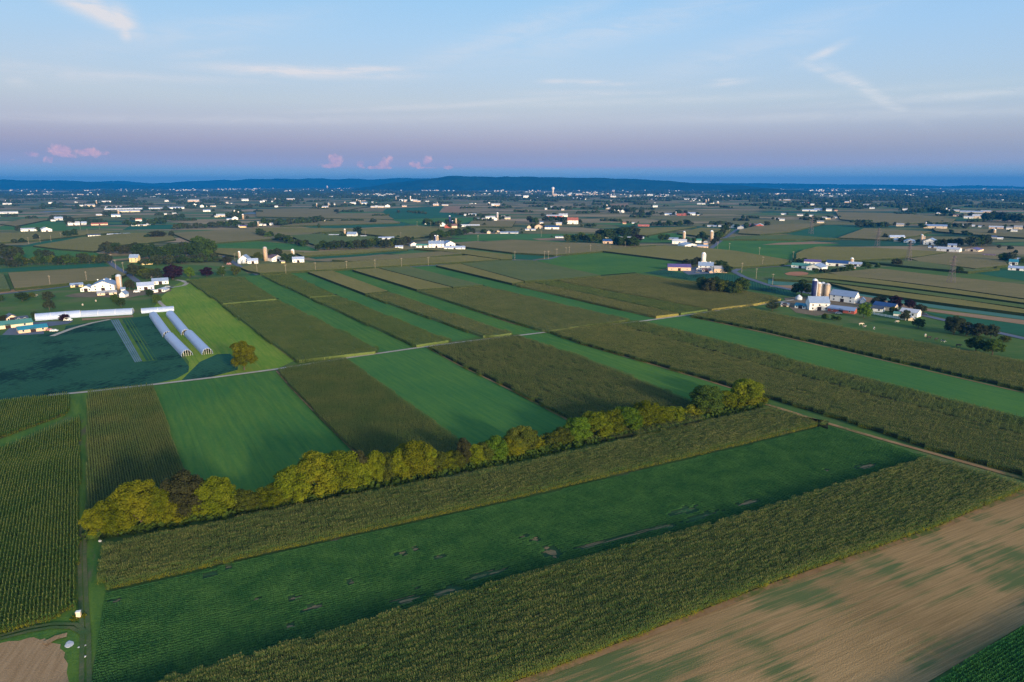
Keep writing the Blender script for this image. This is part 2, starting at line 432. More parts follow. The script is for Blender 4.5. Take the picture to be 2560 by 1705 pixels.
# green hay strips and other flat fields (photo outlines)
flat('mown_field', [(440, 712), (470, 697), (565, 757), (640, 825), (740, 900), (690, 924), (640, 932), (480, 950), (385, 962), (470, 925), (473, 905), (418, 830), (372, 790), (400, 745)], M_lime, .10,
     'yellow green mown meadow between the plastic tunnels and the corn')
HAY = [
 ([(385, 965), (692, 926), (905, 1155), (945, 1215), (480, 1310), (400, 1040)], 'broad green hay field between two row corn fields above the trees'),
 ([(866, 897), (1068, 868), (1420, 1050), (1450, 1110), (1140, 1170), (1100, 1080)], 'green hay field right of the striped corn above the tree row'),
 ([(1301, 840), (1376, 832), (1870, 985), (1860, 1020), (1745, 1040)], 'narrow green hay strip running down to the dark tall tree'),
 ([(1617, 803), (1722, 789), (1920, 838), (2273, 912), (2560, 978), (2900, 1060), (2900, 1160), (2560, 1045), (1985, 900)], 'long bright green strip crossing to the right edge'),
 ([(607, 692), (652, 688), (775, 746), (1052, 864), (1030, 874), (940, 882), (690, 748)], 'first green strip above the track from the left'),
 ([(722, 684), (770, 681), (915, 736), (1212, 840), (1126, 855), (840, 737)], 'second green strip above the track from the left'),
 ([(828, 677), (884, 675), (1040, 727), (1375, 831), (1300, 841), (1270, 833), (968, 728)], 'third green strip above the track from the left'),
 ([(1018, 665), (1090, 663), (1285, 714), (1642, 795), (1617, 803), (1565, 800), (1285, 732), (1208, 714)], 'fourth green strip above the track from the left'),
 ([(1340, 652), (1395, 642), (1497, 630), (1704, 650), (1665, 672), (1610, 681), (1503, 690)], 'smooth green field beside the barn with the purple roof'),
]
for i, (pp, lb) in enumerate(HAY):
    flat('hay_field', pp, M_hay if i % 2 == 0 else M_hay_teal, .10 + .01 * i, lb)
flat('crop_field', [(1608, 682), (1665, 675), (1700, 682), (1790, 681), (1870, 693), (1920, 712), (1990, 724), (1990, 745), (1920, 730), (1742, 704)], M_soy, .12, 'dark teal field in front of the farm with the white silo')
flat('soybean_field', [(-300, 900), (-300, 850), (0, 838), (160, 828), (165, 815), (215, 808), (274, 801), (372, 790), (392, 812), (473, 917), (471, 930), (440, 948), (408, 955), (385, 960), (217, 975), (165, 984), (0, 1000), (-300, 1050)], M_soy, .12,
     'large dark teal soybean field below the greenhouses')
flat('soybean_field', [(454, 951), (500, 905), (543, 886), (575, 885), (596, 905), (594, 925), (516, 946)], M_soy, .14, 'small dark teal triangle field beside the lone tree')
flat('mulch_bed', [(276, 801), (297, 799), (356, 904), (337, 907)], M_weed, .20, 'grassy bed under the bluish plastic mulch strips')
for k in range(4):
    t0, t1 = .04 + k * .25, .04 + k * .25 + .16
    flat('plastic_mulch', [(276 + 21 * t0, 801 - 2 * t0), (276 + 21 * t1, 801 - 2 * t1), (337 + 19 * t1, 907 - 3 * t1), (337 + 19 * t0, 907 - 3 * t0)], M_plastic, .26, ordw_(k) + ' bluish plastic mulch strip from the left beside the vegetable rows')
flat('garden_strip', [(297, 799), (326, 796), (393, 901), (357, 905)], M_weed, .19, 'yellow green garden strip beside the plastic mulch')
for k, (a, b, c, d) in enumerate([((305, 798), (311, 798), (373, 902), (366, 903)), ((313, 797), (318, 797), (382, 902), (376, 902)), ((320, 797), (325, 797), (392, 901), (385, 901))]):
    flat('vegetable_row', [a, b, c, d], M_soy, .23, ['left', 'middle', 'right'][k] + ' dark vegetable row on the yellow green garden strip')
flat('soil_field', [(300, 2077), (1296, 1706), (1500, 1630), (1920, 1466), (2338, 1322), (2560, 1226), (2900, 1060), (3100, 1300), (2900, 1360), (2560, 1562), (2322, 1705), (1600, 2138)], M_soil, .10,
     'bare brown field with green weeds at lower right')
flat('soil_field', [(-150, 1640), (0, 1609), (22, 1604), (48, 1603), (70, 1596), (84, 1594), (100, 1600), (112, 1597), (130, 1608), (152, 1612), (150, 1622), (163, 1632), (160, 1645), (170, 1660), (167, 1682), (172, 1705), (166, 1740), (160, 1850), (130, 1990), (-150, 2050)], M_soil2, .11, 'round ended patch of worked brown soil at lower left')
flat('grass_track', [(-200, 1600), (0, 1585), (110, 1555), (165, 1525), (190, 1490), (195, 1320), (200, 1150), (196, 1050), (170, 1040), (0, 1125), (-150, 1190), (-150, 1140), (0, 1090), (165, 1025), (175, 985), (218, 980), (214, 1100), (215, 1330), (262, 1350), (262, 1470), (275, 1490), (240, 1640), (205, 1870), (120, 1990), (168, 1640), (110, 1597), (0, 1612), (-200, 1650)], M_weed, .09,
     'grassy track running between the left corn fields to the dirt patch')
strip('farm_track', [(120, 990), (215, 981), (387, 962), (540, 944), (690, 924), (866, 896), (1067, 867), (1180, 853), (1301, 839), (1375, 830), (1500, 816), (1617, 802), (1720, 788), (1865, 767), (1940, 757), (1985, 750)], 2.6, M_gravel, .30,
      'pale gravel farm track crossing between the field strips')
strip('country_road', [(560, 640), (592, 662), (618, 676), (645, 687), (724, 682), (880, 675), (1080, 664), (1240, 650), (1330, 651), (1372, 648), (1400, 640), (1500, 630), (1600, 618), (1700, 612), (1775, 621)], 6, M_asphalt, .31,
      'grey country road with utility poles behind the field strips')
strip('country_road', [(1775, 623), (1800, 603), (1838, 577), (1860, 562)], 7, M_asphalt, .31, 'blue grey road climbing past the two tan silos')
strip('country_road', [(2300, 640), (2100, 655), (1920, 668), (1850, 671), (1834, 679), (1860, 693), (1920, 713), (1985, 726), (2080, 745), (2200, 768), (2292, 785), (2390, 808), (2490, 831), (2560, 847), (2900, 920)], 6.5, M_asphalt, .31,
      'grey road curving past the farm with four silos')
strip('country_road', [(262, 640), (279, 660), (300, 675), (328, 692), (345, 705)], 6, M_asphalt, .31, 'short blue grey lane beside the brown field')
strip('country_road', [(-200, 748), (0, 736), (90, 727), (180, 715), (215, 712)], 5, M_asphalt, .25, 'narrow grey road leading in from left to the white barn')
strip('driveway', [(425, 720), (460, 714), (468, 708), (455, 702), (440, 700)], 4, M_gravel, .25, 'curved pale driveway right of the white sheds')
strip('driveway', [(395, 752), (405, 762), (418, 772)], 3, M_gravel, .25, 'short sandy track down to the greenhouses')
strip('driveway', [(130, 841), (180, 822), (230, 808), (275, 799)], 3.5, M_gravel, .26, 'pale lane between the greenhouses and the dark soybeans')
flat('farm_yard', [(160, 741), (180, 735), (215, 731), (300, 724), (345, 726), (385, 729), (428, 723), (428, 728), (400, 735), (350, 739), (322, 745), (240, 743), (190, 744)], M_yard, .16, 'trampled yard of the farm above the greenhouses')
flat('farm_yard', [(5, 838), (30, 815), (60, 806), (185, 803), (170, 810), (110, 818), (110, 835), (60, 838)], M_asphalt, .17, 'grey paved yard between the green roofed barns')
flat('farm_yard', [(1975, 770), (1960, 745), (2010, 742), (2080, 745), (2170, 765), (2100, 782), (2040, 790), (1990, 782)], M_yard, .16, 'grey yard between barns of the farm with four silos')
flat('farm_yard', [(1705, 678), (1740, 668), (1780, 672), (1790, 684), (1720, 687)], M_asphalt, .18, 'dark paved yard beside the purple roofed barn')
flat('riding_ring', [(1961, 684), (1975, 680), (2005, 679), (2022, 683), (2018, 687), (1990, 690), (1968, 688)], M_dirt, .18, 'orange dirt oval in front of the farm with the navy roof')
flat('soil_strip', [(-100, 738), (0, 728), (120, 714), (185, 709), (180, 713), (120, 720), (0, 735), (-100, 745)], M_soil_tan, .17, 'tan bare strip beside the left road')
flat('tilled_strip', [(2303, 770), (2560, 801), (2800, 835), (2800, 846), (2560, 812), (2309, 777)], M_soil_tan, .18, 'long tan bare strip beyond the farm with four silos')
flat('tilled_strip', [(1925, 713), (1985, 714), (2180, 745), (2303, 770), (2300, 776), (2180, 758), (2060, 735), (1980, 722), (1925, 717)], M_soil_tan, .17, 'tan bare strip behind the four silos')
flat('pale_strip', [(1920, 697), (2000, 706), (2078, 716), (2273, 748), (2560, 785), (2800, 820), (2800, 835), (2560, 800), (2295, 765), (2078, 729), (1920, 710)], M_mint, .16, 'pale bluish crop strip beyond the farm with four silos')
flat('crop_field', [(2300, 779), (2560, 812), (2800, 845), (2800, 890), (2560, 842), (2488, 826), (2385, 802)], M_teal, .16, 'dark teal field beside the road at the right edge')
flat('crop_field', [(2423, 680), (2500, 674), (2560, 676), (2800, 700), (2800, 730), (2560, 702), (2480, 690)], M_teal, .16, 'teal field left of the barn at right edge')
flat('crop_field', [(-150, 672), (0, 672), (260, 658), (276, 666), (0, 681), (-150, 690)], M_teal, .17, 'thin teal strip behind the left brown field')
flat('grass_field', [(1800, 599), (1990, 600), (2102, 612), (2040, 617), (1995, 628), (1985, 650), (1900, 640), (1780, 622)], M_hay_teal, .14, 'smooth green field behind the farm with the white silo')
flat('tilled_strip', [(1905, 612), (1950, 607), (2030, 604), (2098, 608), (2040, 610), (1960, 612)], M_soil_tan, .20, 'thin tan lens lying in the green field')
flat('grass_field', [(38, 620), (85, 614), (236, 630), (262, 640), (140, 652), (40, 645)], M_hay_teal, .14, 'green field before the dark trees at left')
flat('crop_field', [(40, 618), (110, 603), (204, 590), (180, 600), (90, 613)], M_teal, .16, 'curved teal strip in the left distance')
flat('grass_field', [(0, 575), (0, 566), (110, 551), (165, 560), (165, 577)], M_hay_teal, .14, 'green field around the white barn at far left')
flat('crop_field', [(306, 575), (330, 563), (435, 561), (437, 573)], M_teal, .16, 'teal field before the round brown bush')
flat('grass_field', [(516, 610), (640, 603), (760, 612), (800, 628), (640, 622), (530, 620)], M_hay_teal, .14, 'green strip left of the farm with the tall tan silo')
flat('crop_field', [(757, 641), (900, 634), (1034, 624), (1007, 631), (900, 641), (790, 648)], M_teal, .16, 'long thin teal strip behind the middle road')
flat('crop_field', [(948, 537), (965, 522), (1110, 515), (1098, 531), (1140, 533), (1185, 541), (1070, 546), (968, 549)], M_teal, .16, 'broad dark teal field in the distance')
flat('grass_field', [(972, 549), (1185, 543), (1205, 549), (1150, 560), (1080, 566), (1040, 563)], M_hay_teal, .15, 'green field left of the navy silo')
flat('tilled_strip', [(1098, 531), (1118, 516), (1151, 516), (1149, 531)], M_soil_tan, .2, 'small tan diamond field at the teal field corner')
flat('crop_field', [(755, 567), (860, 562), (1000, 557), (1038, 563), (900, 570), (790, 571)], M_teal, .16, 'thin dark green wedge in the middle distance')
flat('crop_field', [(1961, 583), (2072, 562), (2160, 571), (2094, 595), (2000, 591)], M_teal, .16, 'dark teal field below the far right hamlet')
flat('crop_field', [(1290, 634), (1385, 640), (1330, 650), (1280, 648)], M_teal, .16, 'teal corner field beside the bend of the road')
flat('tilled_strip', [(1330, 597), (1410, 594), (1412, 602), (1350, 601)], M_soil_tan, .16, 'tan bare patch left of the dark grove')
flat('tilled_strip', [(1510, 511), (1570, 508), (1572, 517), (1520, 516)], M_soil_tan, .16, 'reddish tan field among the distant hamlets')
flat('plastic_field', [(92, 531), (120, 528), (185, 527), (150, 530)], M_plastic, .2, 'thin pale plastic covered field at far left')
flat('plastic_field', [(598, 534), (650, 529), (690, 530), (640, 535)], M_plastic, .2, 'thin pale plastic covered field behind the far farm')
flat('grass_field', [(1120, 600), (1280, 589), (1280, 597), (1140, 606)], M_hay_teal, .15, 'green strip above the farm with twin silos')
flat('grass_field', [(1480, 610), (1560, 590), (1640, 583), (1690, 583), (1740, 600), (1690, 606), (1600, 606)], M_hay_teal, .15, 'green field behind the two tan silos')

for pp in ([(554, 759), (640, 751), (697, 747)], [(773, 742.5), (843, 737)], [(912, 734), (971, 728)], [(1042, 724), (1211, 713.5)], [(1281, 709), (1400, 698.5), (1503, 689), (1590, 682)]):  # dark strips paint the shade in the narrow gaps between corn blocks
    strip('lane_shade', pp, 4.5, M_under, .33, 'narrow lane crossing between the corn blocks, its shade painted dark, from x' if False else 'narrow lane crossing between the corn blocks, its shade painted dark')
M_margin = field_mat('bare_margin', (.20, .12, .055), (.34, .22, .11), 0, 1, .2, fine=2, bstr=.2, c3=(.09, .11, .03), c3amt=.45)
for pp, lb in [([(693, 928), (727, 967), (800, 1042), (892, 1134)], 'left of the striped corn between two hay fields'), ([(1068, 869), (1150, 914), (1280, 977), (1430, 1056)], 'left of the broad brownish corn field'),
  ([(1378, 833), (1460, 863), (1600, 903), (1760, 950), (1850, 978)], 'below the huge olive corn field'), ([(1722, 792), (1920, 834), (2273, 917), (2560, 983), (2850, 1050)], 'below the corn at the cow pasture'),
  ([(881, 677), (1042, 728), (1280, 809), (1358, 829)], 'left of the wide corn block at centre'), ([(912, 737), (1060, 788), (1207, 841)], 'left of the third corn block'), ([(652, 689), (773, 745), (1034, 862)], 'left of the second corn block'),
  ([(1090, 666), (1283, 713), (1640, 794)], 'left of the tan corn strip'), ([(1250, 1728), (1296, 1712), (1500, 1636), (1920, 1470), (2338, 1326), (2560, 1229), (2700, 1165)], 'between the bottom corn band and the bare field'),
  ([(467, 702), (556, 761), (640, 828), (740, 903)], 'beside the lime meadow')]:
    strip('soil_margin', pp, 1.6, M_margin, .28, 'thin bare soil margin ' + lb)
strip('farm_lane', [(1850, 1000), (1930, 1016), (2040, 1051), (2200, 1098), (2322, 1132), (2450, 1168), (2570, 1202), (2800, 1270)], 2.3, M_margin, .29, 'brown earth lane below the huge olive corn field')
M_rut = field_mat('worn_rut', (.05, .09, .03), (.17, .14, .08), 0, 1, .2, fine=1.5, bstr=.2, c3=(.05, .10, .03), c3amt=.6, c3s=.5)
for k_, pp in enumerate([[(203, 1300), (199, 1400), (202, 1500), (206, 1590), (204, 1720)], [(214, 1300), (212, 1400), (216, 1500), (222, 1590), (224, 1720)], [(0, 1600), (70, 1582), (130, 1571), (180, 1572), (212, 1590)], [(0, 1592), (70, 1573), (135, 1562), (190, 1563), (225, 1590)], [(112, 1612), (140, 1597), (168, 1590)]]):
    strip('wheel_rut', pp, .9 if k_ < 4 else 1.6, M_rut if k_ < 4 else M_soil2, .30 + .01 * k_, ['left rut of the grass track', 'right rut of the grass track', 'lower curved rut above the dirt patch', 'upper curved rut above the dirt patch', 'short tan dirt spur off the dirt patch'][k_])
# ---------------------------------------------------------------- crops standing on the ground
def blades(n, L, W, h0, h1, droop, rs, xs, ys, out):
    for i in range(n):
        out.append((xs, ys))
def corn_tile(name, length, rows, pitch, per_m, leafn, leafL, leafW, hh, seed, mats):
    rs = np.random.RandomState(seed); V = []; Fc = []; MI = []
    for r in range(rows):
        y0 = (r - (rows - 1) / 2) * pitch
        npl = int(length * per_m)
        for i in range(npl):
            x0 = -length / 2 + (i + .5) * length / npl + rs.uniform(-.1, .1); yy = y0 + rs.uniform(-.08, .08)
            top = hh * rs.uniform(.86, 1.06)
            for k in range(leafn):
                z = top * (.12 + .74 * (k + rs.uniform(0, .8)) / leafn)
                a = rs.uniform(0, 2 * math.pi); L = leafL * rs.uniform(.7, 1.2); dx, dy = math.cos(a), math.sin(a)
                wx, wy = -dy * leafW / 2, dx * leafW / 2
                p0 = (x0, yy, z); p1 = (x0 + dx * L * .5, yy + dy * L * .5, z + L * .38); p2 = (x0 + dx * L, yy + dy * L, z + L * .05)
                b = len(V)
                V += [(p0[0] - wx, p0[1] - wy, p0[2]), (p0[0] + wx, p0[1] + wy, p0[2]), (p1[0] + wx, p1[1] + wy, p1[2]), (p1[0] - wx, p1[1] - wy, p1[2]), (p2[0] + wx * .3, p2[1] + wy * .3, p2[2]), (p2[0] - wx * .3, p2[1] - wy * .3, p2[2])]
                Fc += [(b, b + 1, b + 2, b + 3), (b + 3, b + 2, b + 4, b + 5)]; MI += [2, 2] if (len(mats) > 2 and rs.uniform() > z / (.62 * hh)) else [0, 0]  # the sunlit yellow leaf tone grows likelier toward the ground
            b = len(V); a = rs.uniform(0, math.pi); tx, ty = math.cos(a) * leafW * .5, math.sin(a) * leafW * .5
            V += [(x0 - tx * .3, yy - ty * .3, top * .86), (x0 + tx * .3, yy + ty * .3, top * .86), (x0 + tx, yy + ty, top * 1.05), (x0 - tx, yy - ty, top * 1.05)]
            Fc.append((b, b + 1, b + 2, b + 3)); MI.append(1)
    me = mesh_np(name, V, Fc)
    for m in mats: me.materials.append(m)
    me.polygons.foreach_set('material_index', np.array(MI, dtype=np.int32))
    return bpy.data.objects.new(name, me)
def crop_leaf(name, c1, c2, trans=.3, sc=.06):
    """leaf tone varies over the field in world metres"""
    if name in MATS: return MATS[name]
    m, nb, out = new_mat(name)
    geo = nb.n.new('ShaderNodeNewGeometry')
    n = nb.noise(geo.outputs['Position'], sc, 4, .65)
    n2 = nb.noise(geo.outputs['Position'], 1.1, 2, .6)
    f = nb.m('ADD', nb.m('MULTIPLY_ADD', n, 2.0, -.8), nb.m('MULTIPLY_ADD', n2, 1.2, -.45), clamp=True)
    col = nb.mix(f, c1, c2)
    d = nb.n.new('ShaderNodeBsdfDiffuse'); nb.l.new(col, d.inputs[0])
    t = nb.n.new('ShaderNodeBsdfTranslucent'); nb.l.new(col, t.inputs[0])
    mx = nb.n.new('ShaderNodeMixShader'); mx.inputs[0].default_value = trans
    nb.l.new(d.outputs[0], mx.inputs[1]); nb.l.new(t.outputs[0], mx.inputs[2]); nb.l.new(mx.outputs[0], out.inputs[0])
    MATS[name] = m; return m
L_green = crop_leaf('corn_leaf', (.038, .10, .022), (.09, .15, .033))
L_olive = crop_leaf('corn_leaf_ripe', (.075, .14, .038), (.15, .185, .05))
L_blue = crop_leaf('corn_leaf_bluish', (.085, .14, .045), (.185, .19, .062))
L_soy = crop_leaf('soy_leaf', (.035, .12, .038), (.095, .215, .058), sc=.12)
L_tan = crop_leaf('corn_leaf_tan', (.13, .15, .04), (.21, .20, .065))
L_mg = crop_leaf('corn_leaf_mid_green', (.07, .125, .032), (.12, .155, .04))
L_dark = crop_leaf('corn_leaf_young', (.02, .10, .03), (.05, .15, .035))
T_tan = crop_leaf('tassel', (.085, .125, .035), (.16, .17, .05))
T_brown = crop_leaf('tassel_brown', (.11, .125, .045), (.175, .17, .065))
L_low_sunlit = crop_leaf('corn_lower_leaf_sunlit', (.13, .15, .014), (.27, .25, .022), sc=.2)  # lower leaves coloured yellow to paint the sunlit rim of the corn edges
def variants(base, n, **kw):
    return [corn_tile(base, seed=100 + i, **kw) for i in range(n)]
TILE = {
 'near': variants('corn_row_piece', 3, length=2.4, rows=1, pitch=.76, per_m=5.2, leafn=7, leafL=.6, leafW=.10, hh=2.4, mats=(L_olive, T_brown, L_low_sunlit)),
 'left': variants('corn_row_green', 3, length=2.4, rows=1, pitch=.76, per_m=4.2, leafn=7, leafL=.52, leafW=.14, hh=2.4, mats=(L_green, T_tan, L_low_sunlit)),
 'rows': variants('corn_row_ripe', 3, length=2.6, rows=1, pitch=.76, per_m=3.6, leafn=7, leafL=.5, leafW=.16, hh=2.4, mats=(L_blue, T_tan)),
 'mid': variants('corn_rows_mid', 3, length=5.0, rows=3, pitch=.85, per_m=4.6, leafn=7, leafL=.42, leafW=.13, hh=2.4, mats=(L_olive, T_brown, L_low_sunlit)),
 'midt': variants('corn_rows_tan', 3, length=5.0, rows=3, pitch=.85, per_m=4.6, leafn=7, leafL=.42, leafW=.13, hh=2.4, mats=(L_tan, T_brown)),
 'midg': variants('corn_rows_green', 3, length=5.0, rows=3, pitch=.85, per_m=4.6, leafn=7, leafL=.42, leafW=.13, hh=2.4, mats=(L_mg, T_tan)),
 'soy': variants('soybean_row_piece', 3, length=1.8, rows=1, pitch=.88, per_m=6, leafn=9, leafL=.30, leafW=.17, hh=.5, mats=(L_soy, L_soy)),
 'dark': variants('young_corn_row', 3, length=2.4, rows=1, pitch=.76, per_m=4.0, leafn=7, leafL=.55, leafW=.15, hh=1.7, mats=(L_dark, L_dark)),
}
TL = {'midt': (5.0, 2.55), 'midg': (5.0, 2.55), 'near': (2.4, .76), 'left': (2.4, .76), 'rows': (2.6, .76), 'mid': (5.0, 2.55), 'soy': (1.8, .88), 'dark': (2.4, .76)}
GN = {}
def gn_tree(key):
    if key in GN: return GN[key]
    t = bpy.data.node_groups.new('plants_' + key, 'GeometryNodeTree')
    t.interface.new_socket('Geometry', in_out='INPUT', socket_type='NodeSocketGeometry')
    t.interface.new_socket('Geometry', in_out='OUTPUT', socket_type='NodeSocketGeometry')
    n, l = t.nodes, t.links
    gi = n.new('NodeGroupInput'); go = n.new('NodeGroupOutput')
    sel = n.new('GeometryNodeInputNamedAttribute'); sel.data_type = 'FLOAT'; sel.inputs[0].default_value = 'plant'
    cmp_ = n.new('FunctionNodeCompare'); cmp_.data_type = 'FLOAT'; cmp_.operation = 'GREATER_THAN'
    l.new(sel.outputs['Attribute'], cmp_.inputs[0]); cmp_.inputs[1].default_value = .5
    rot = n.new('GeometryNodeInputNamedAttribute'); rot.data_type = 'FLOAT_VECTOR'; rot.inputs[0].default_value = 'rot'
    scl = n.new('GeometryNodeInputNamedAttribute'); scl.data_type = 'FLOAT_VECTOR'; scl.inputs[0].default_value = 'scl'
    jn = n.new('GeometryNodeJoinGeometry')
    for ob in reversed(TILE[key]):
        oi = n.new('GeometryNodeObjectInfo'); oi.inputs['Object'].default_value = ob
        oi.inputs['As Instance'].default_value = True
        l.new(oi.outputs['Geometry'], jn.inputs[0])
    ip = n.new('GeometryNodeInstanceOnPoints')
    l.new(gi.outputs[0], ip.inputs['Points']); l.new(cmp_.outputs[0], ip.inputs['Selection'])
    l.new(jn.outputs[0], ip.inputs['Instance']); ip.inputs['Pick Instance'].default_value = True
    rv = n.new('FunctionNodeRandomValue'); rv.data_type = 'INT'
    rv.inputs['Min'].default_value = 0 if 'Min' in rv.inputs else 0
    for s_ in rv.inputs:
        if s_.type == 'INT' and s_.name == 'Max': s_.default_value = len(TILE[key]) - 1
    ro = [o for o in rv.outputs if o.type == 'INT'][0]
    l.new(ro, ip.inputs['Instance Index'])
    l.new(rot.outputs['Attribute'], ip.inputs['Rotation']); l.new(scl.outputs['Attribute'], ip.inputs['Scale'])
    j2 = n.new('GeometryNodeJoinGeometry')
    l.new(gi.outputs[0], j2.inputs[0]); l.new(ip.outputs[0], j2.inputs[0]); l.new(j2.outputs[0], go.inputs[0])
    GN[key] = t; return t
def inside(px, py, pol):
    r = np.zeros(len(px), dtype=bool); n = len(pol); j = n - 1
    for i in range(n):
        xi, yi = pol[i]; xj, yj = pol[j]
        c = ((yi > py) != (yj > py)) & (px < (xj - xi) * (py - yi) / (yj - yi + 1e-12) + xi)
        r ^= c; j = i
    return r
def in_view(x, y, pad=420):
    dz = -H; c, s = math.cos(TH), math.sin(TH)
    dep = y * c - dz * s; up = y * s + dz * c
    u = 1280 + F * x / np.maximum(dep, 1e-3); v = 852.5 - F * up / np.maximum(dep, 1e-3)
    return (dep > 10) & (u > -pad) & (u < 2560 + pad) & (v < 1705 + pad)
def shrink(pol, d):
    c = [Vector(p) for p in pol]; n = len(c); area = sum(c[i].x * c[(i + 1) % n].y - c[(i + 1) % n].x * c[i].y for i in range(n))
    sgn = 1 if area > 0 else -1; out = []
    for i in range(n):
        a = (c[i] - c[i - 1]).normalized(); b = (c[(i + 1) % n] - c[i]).normalized()
        na = Vector((-a.y, a.x)) * sgn; nb_ = Vector((-b.y, b.x)) * sgn
        m = (na + nb_); m = m.normalized() if m.length > 1e-6 else na
        k = d / max(.5, m.dot(na)); out.append(c[i] + m * k)
    return [(p.x, p.y) for p in out]
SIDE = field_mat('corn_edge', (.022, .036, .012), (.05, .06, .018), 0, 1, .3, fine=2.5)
def crop(name, pts, h, key, mat_side, label, ang=ANG_S, block=1.2, gaps=0.0, curve=None, cut=.8, cat=None, yscale=1.0):
    pol = poly(pts, h)
    inner = shrink(pol, cut)
    n = len(inner)
    bm = bmesh.new()
    top = [bm.verts.new((x, y, block)) for x, y in inner]; bot = [bm.verts.new((x, y, 0.05)) for x, y in inner]
    f = bm.faces.new(top); f.normal_update()
    if f.normal.z < 0: f.normal_flip()
    for i in range(n):
        try: bm.faces.new((bot[i], bot[(i + 1) % n], top[(i + 1) % n], top[i]))
        except ValueError: pass
    bmesh.ops.triangulate(bm, faces=bm.faces[:])
    bmesh.ops.recalc_face_normals(bm, faces=bm.faces[:])
    me = bpy.data.meshes.new(name)
    if key:
        tl, tw = TL[key]
        A = np.array(pol); c_, s_ = math.cos(ang), math.sin(ang)
        U = A[:, 0] * c_ + A[:, 1] * s_; Vv = -A[:, 0] * s_ + A[:, 1] * c_
        us = np.arange(U.min() - 20, U.max() + 20, tl * .97); vs = np.arange(Vv.min() - 20, Vv.max() + 20, tw)
        uu, vv = np.meshgrid(us, vs); uu = uu.ravel() + NR.uniform(-.3, .3, uu.size) * (.25 if key == 'soy' else 1.0); vv = vv.ravel()
        da = np.zeros_like(uu)
        if curve is not None:
            off, slope = curve(uu); vv = vv + off; da = np.arctan(slope)
        vv = vv + NR.normal(0, {'near': .16, 'mid': .3, 'midt': .3, 'midg': .3}.get(key, .04), vv.size)
        X = uu * c_ - vv * s_; Y = uu * s_ + vv * c_
        ok = inside(X, Y, pol) & in_view(X, Y)
        if name == 'soybean_field':
            cb, sb = math.cos(ANG_B), math.sin(ANG_B)
            for bx, by, bl, bw in BARE:
                qx, qy = P(bx, by); k_ = mpp(by); ex = X - qx; ey = Y - qy
                e1 = (ex * cb + ey * sb) / (bl * k_ * .62); e2 = (-ex * sb + ey * cb) / (bw * .62)
                ok &= (e1 ** 2 + e2 ** 2 + NR.uniform(-.9, .6, X.size)) > 1
        if gaps: 
            q = NR.uniform(size=X.size); ok &= q > gaps
        X, Y, da = X[ok], Y[ok], da[ok]
        k = len(X)
        base = len(bm.verts)
        bm.to_mesh(me); bm.free()
        old = np.empty(len(me.vertices) * 3, dtype=np.float32); me.vertices.foreach_get('co', old)
        me.vertices.add(k)
        allv = np.concatenate([old, np.stack([X, Y, np.full(k, .05)], 1).astype(np.float32).ravel()])
        me.vertices.foreach_set('co', allv)
        a1 = me.attributes.new('plant', 'FLOAT', 'POINT'); v = np.zeros(base + k, dtype=np.float32); v[base:] = 1; a1.data.foreach_set('value', v)
        a2 = me.attributes.new('rot', 'FLOAT_VECTOR', 'POINT'); rv = np.zeros((base + k, 3), dtype=np.float32)
        rv[base:, 2] = ang + da + np.where(NR.uniform(size=k) > .5, math.pi, 0); a2.data.foreach_set('vector', rv.ravel())
        a3 = me.attributes.new('scl', 'FLOAT_VECTOR', 'POINT'); sv = np.ones((base + k, 3), dtype=np.float32)
        hv = 1 + .03 * np.sin(X * .13 + 2 * np.sin(Y * .07)) * np.sin(Y * .11) + NR.normal(0, .075 if key == 'near' else .035, k)
        sv[base:, 2] = hv * yscale; a3.data.foreach_set('vector', sv.ravel())
        me.update()
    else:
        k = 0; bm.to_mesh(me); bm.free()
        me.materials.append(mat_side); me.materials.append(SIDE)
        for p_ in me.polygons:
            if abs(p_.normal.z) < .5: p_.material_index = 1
    o = put(name, me, mat_side)
    if key:
        md = o.modifiers.new('plants', 'NODES'); md.node_group = gn_tree(key)
    tag(o, label=label, kind='stuff')
    NP[0] += k
    return o
NP = [0]
BARE = [(787, 1519, 42, 1.6), (738, 1497, 26, 1.8), (880, 1458, 16, 2.2), (1037, 1471, 14, 2.0), (1097, 1394, 22, 1.8), (1115, 1480, 64, 2.2), (1020, 1502, 60, 1.8), (1197, 1443, 60, 2.0), (1037, 1375, 18, 2.4), (1004, 1385, 16, 2.4), (1380, 1383, 28, 5.0),
        (1307, 1343, 14, 2), (1338, 1351, 16, 3), (1565, 1343, 150, 1.4), (1640, 1322, 90, 1.2), (1480, 1364, 80, 1.2), (1674, 1318, 20, 2.5), (1755, 1292, 90, 2.0), (1715, 1278, 70, 2.6), (1870, 1258, 60, 2.2), (2165, 1166, 50, 2.4), (2068, 1178, 8, 1.6), (285, 1506, 22, 1.6), (530, 1437, 40, 1.5), (573, 1418, 12, 2.5),
        (721, 1569, 26, 1.6), (930, 1425, 10, 1.8), (1240, 1432, 46, 1.6), (640, 1500, 14, 1.6), (835, 1352, 26, 1.3)]
M_patch = field_mat('worn_soil', (.16, .125, .06), (.33, .215, .12), ANG_B, 6, .3, fine=2.5, c3=(.04, .10, .035), c3amt=.6, c3s=.9)
_v, _f = [], []
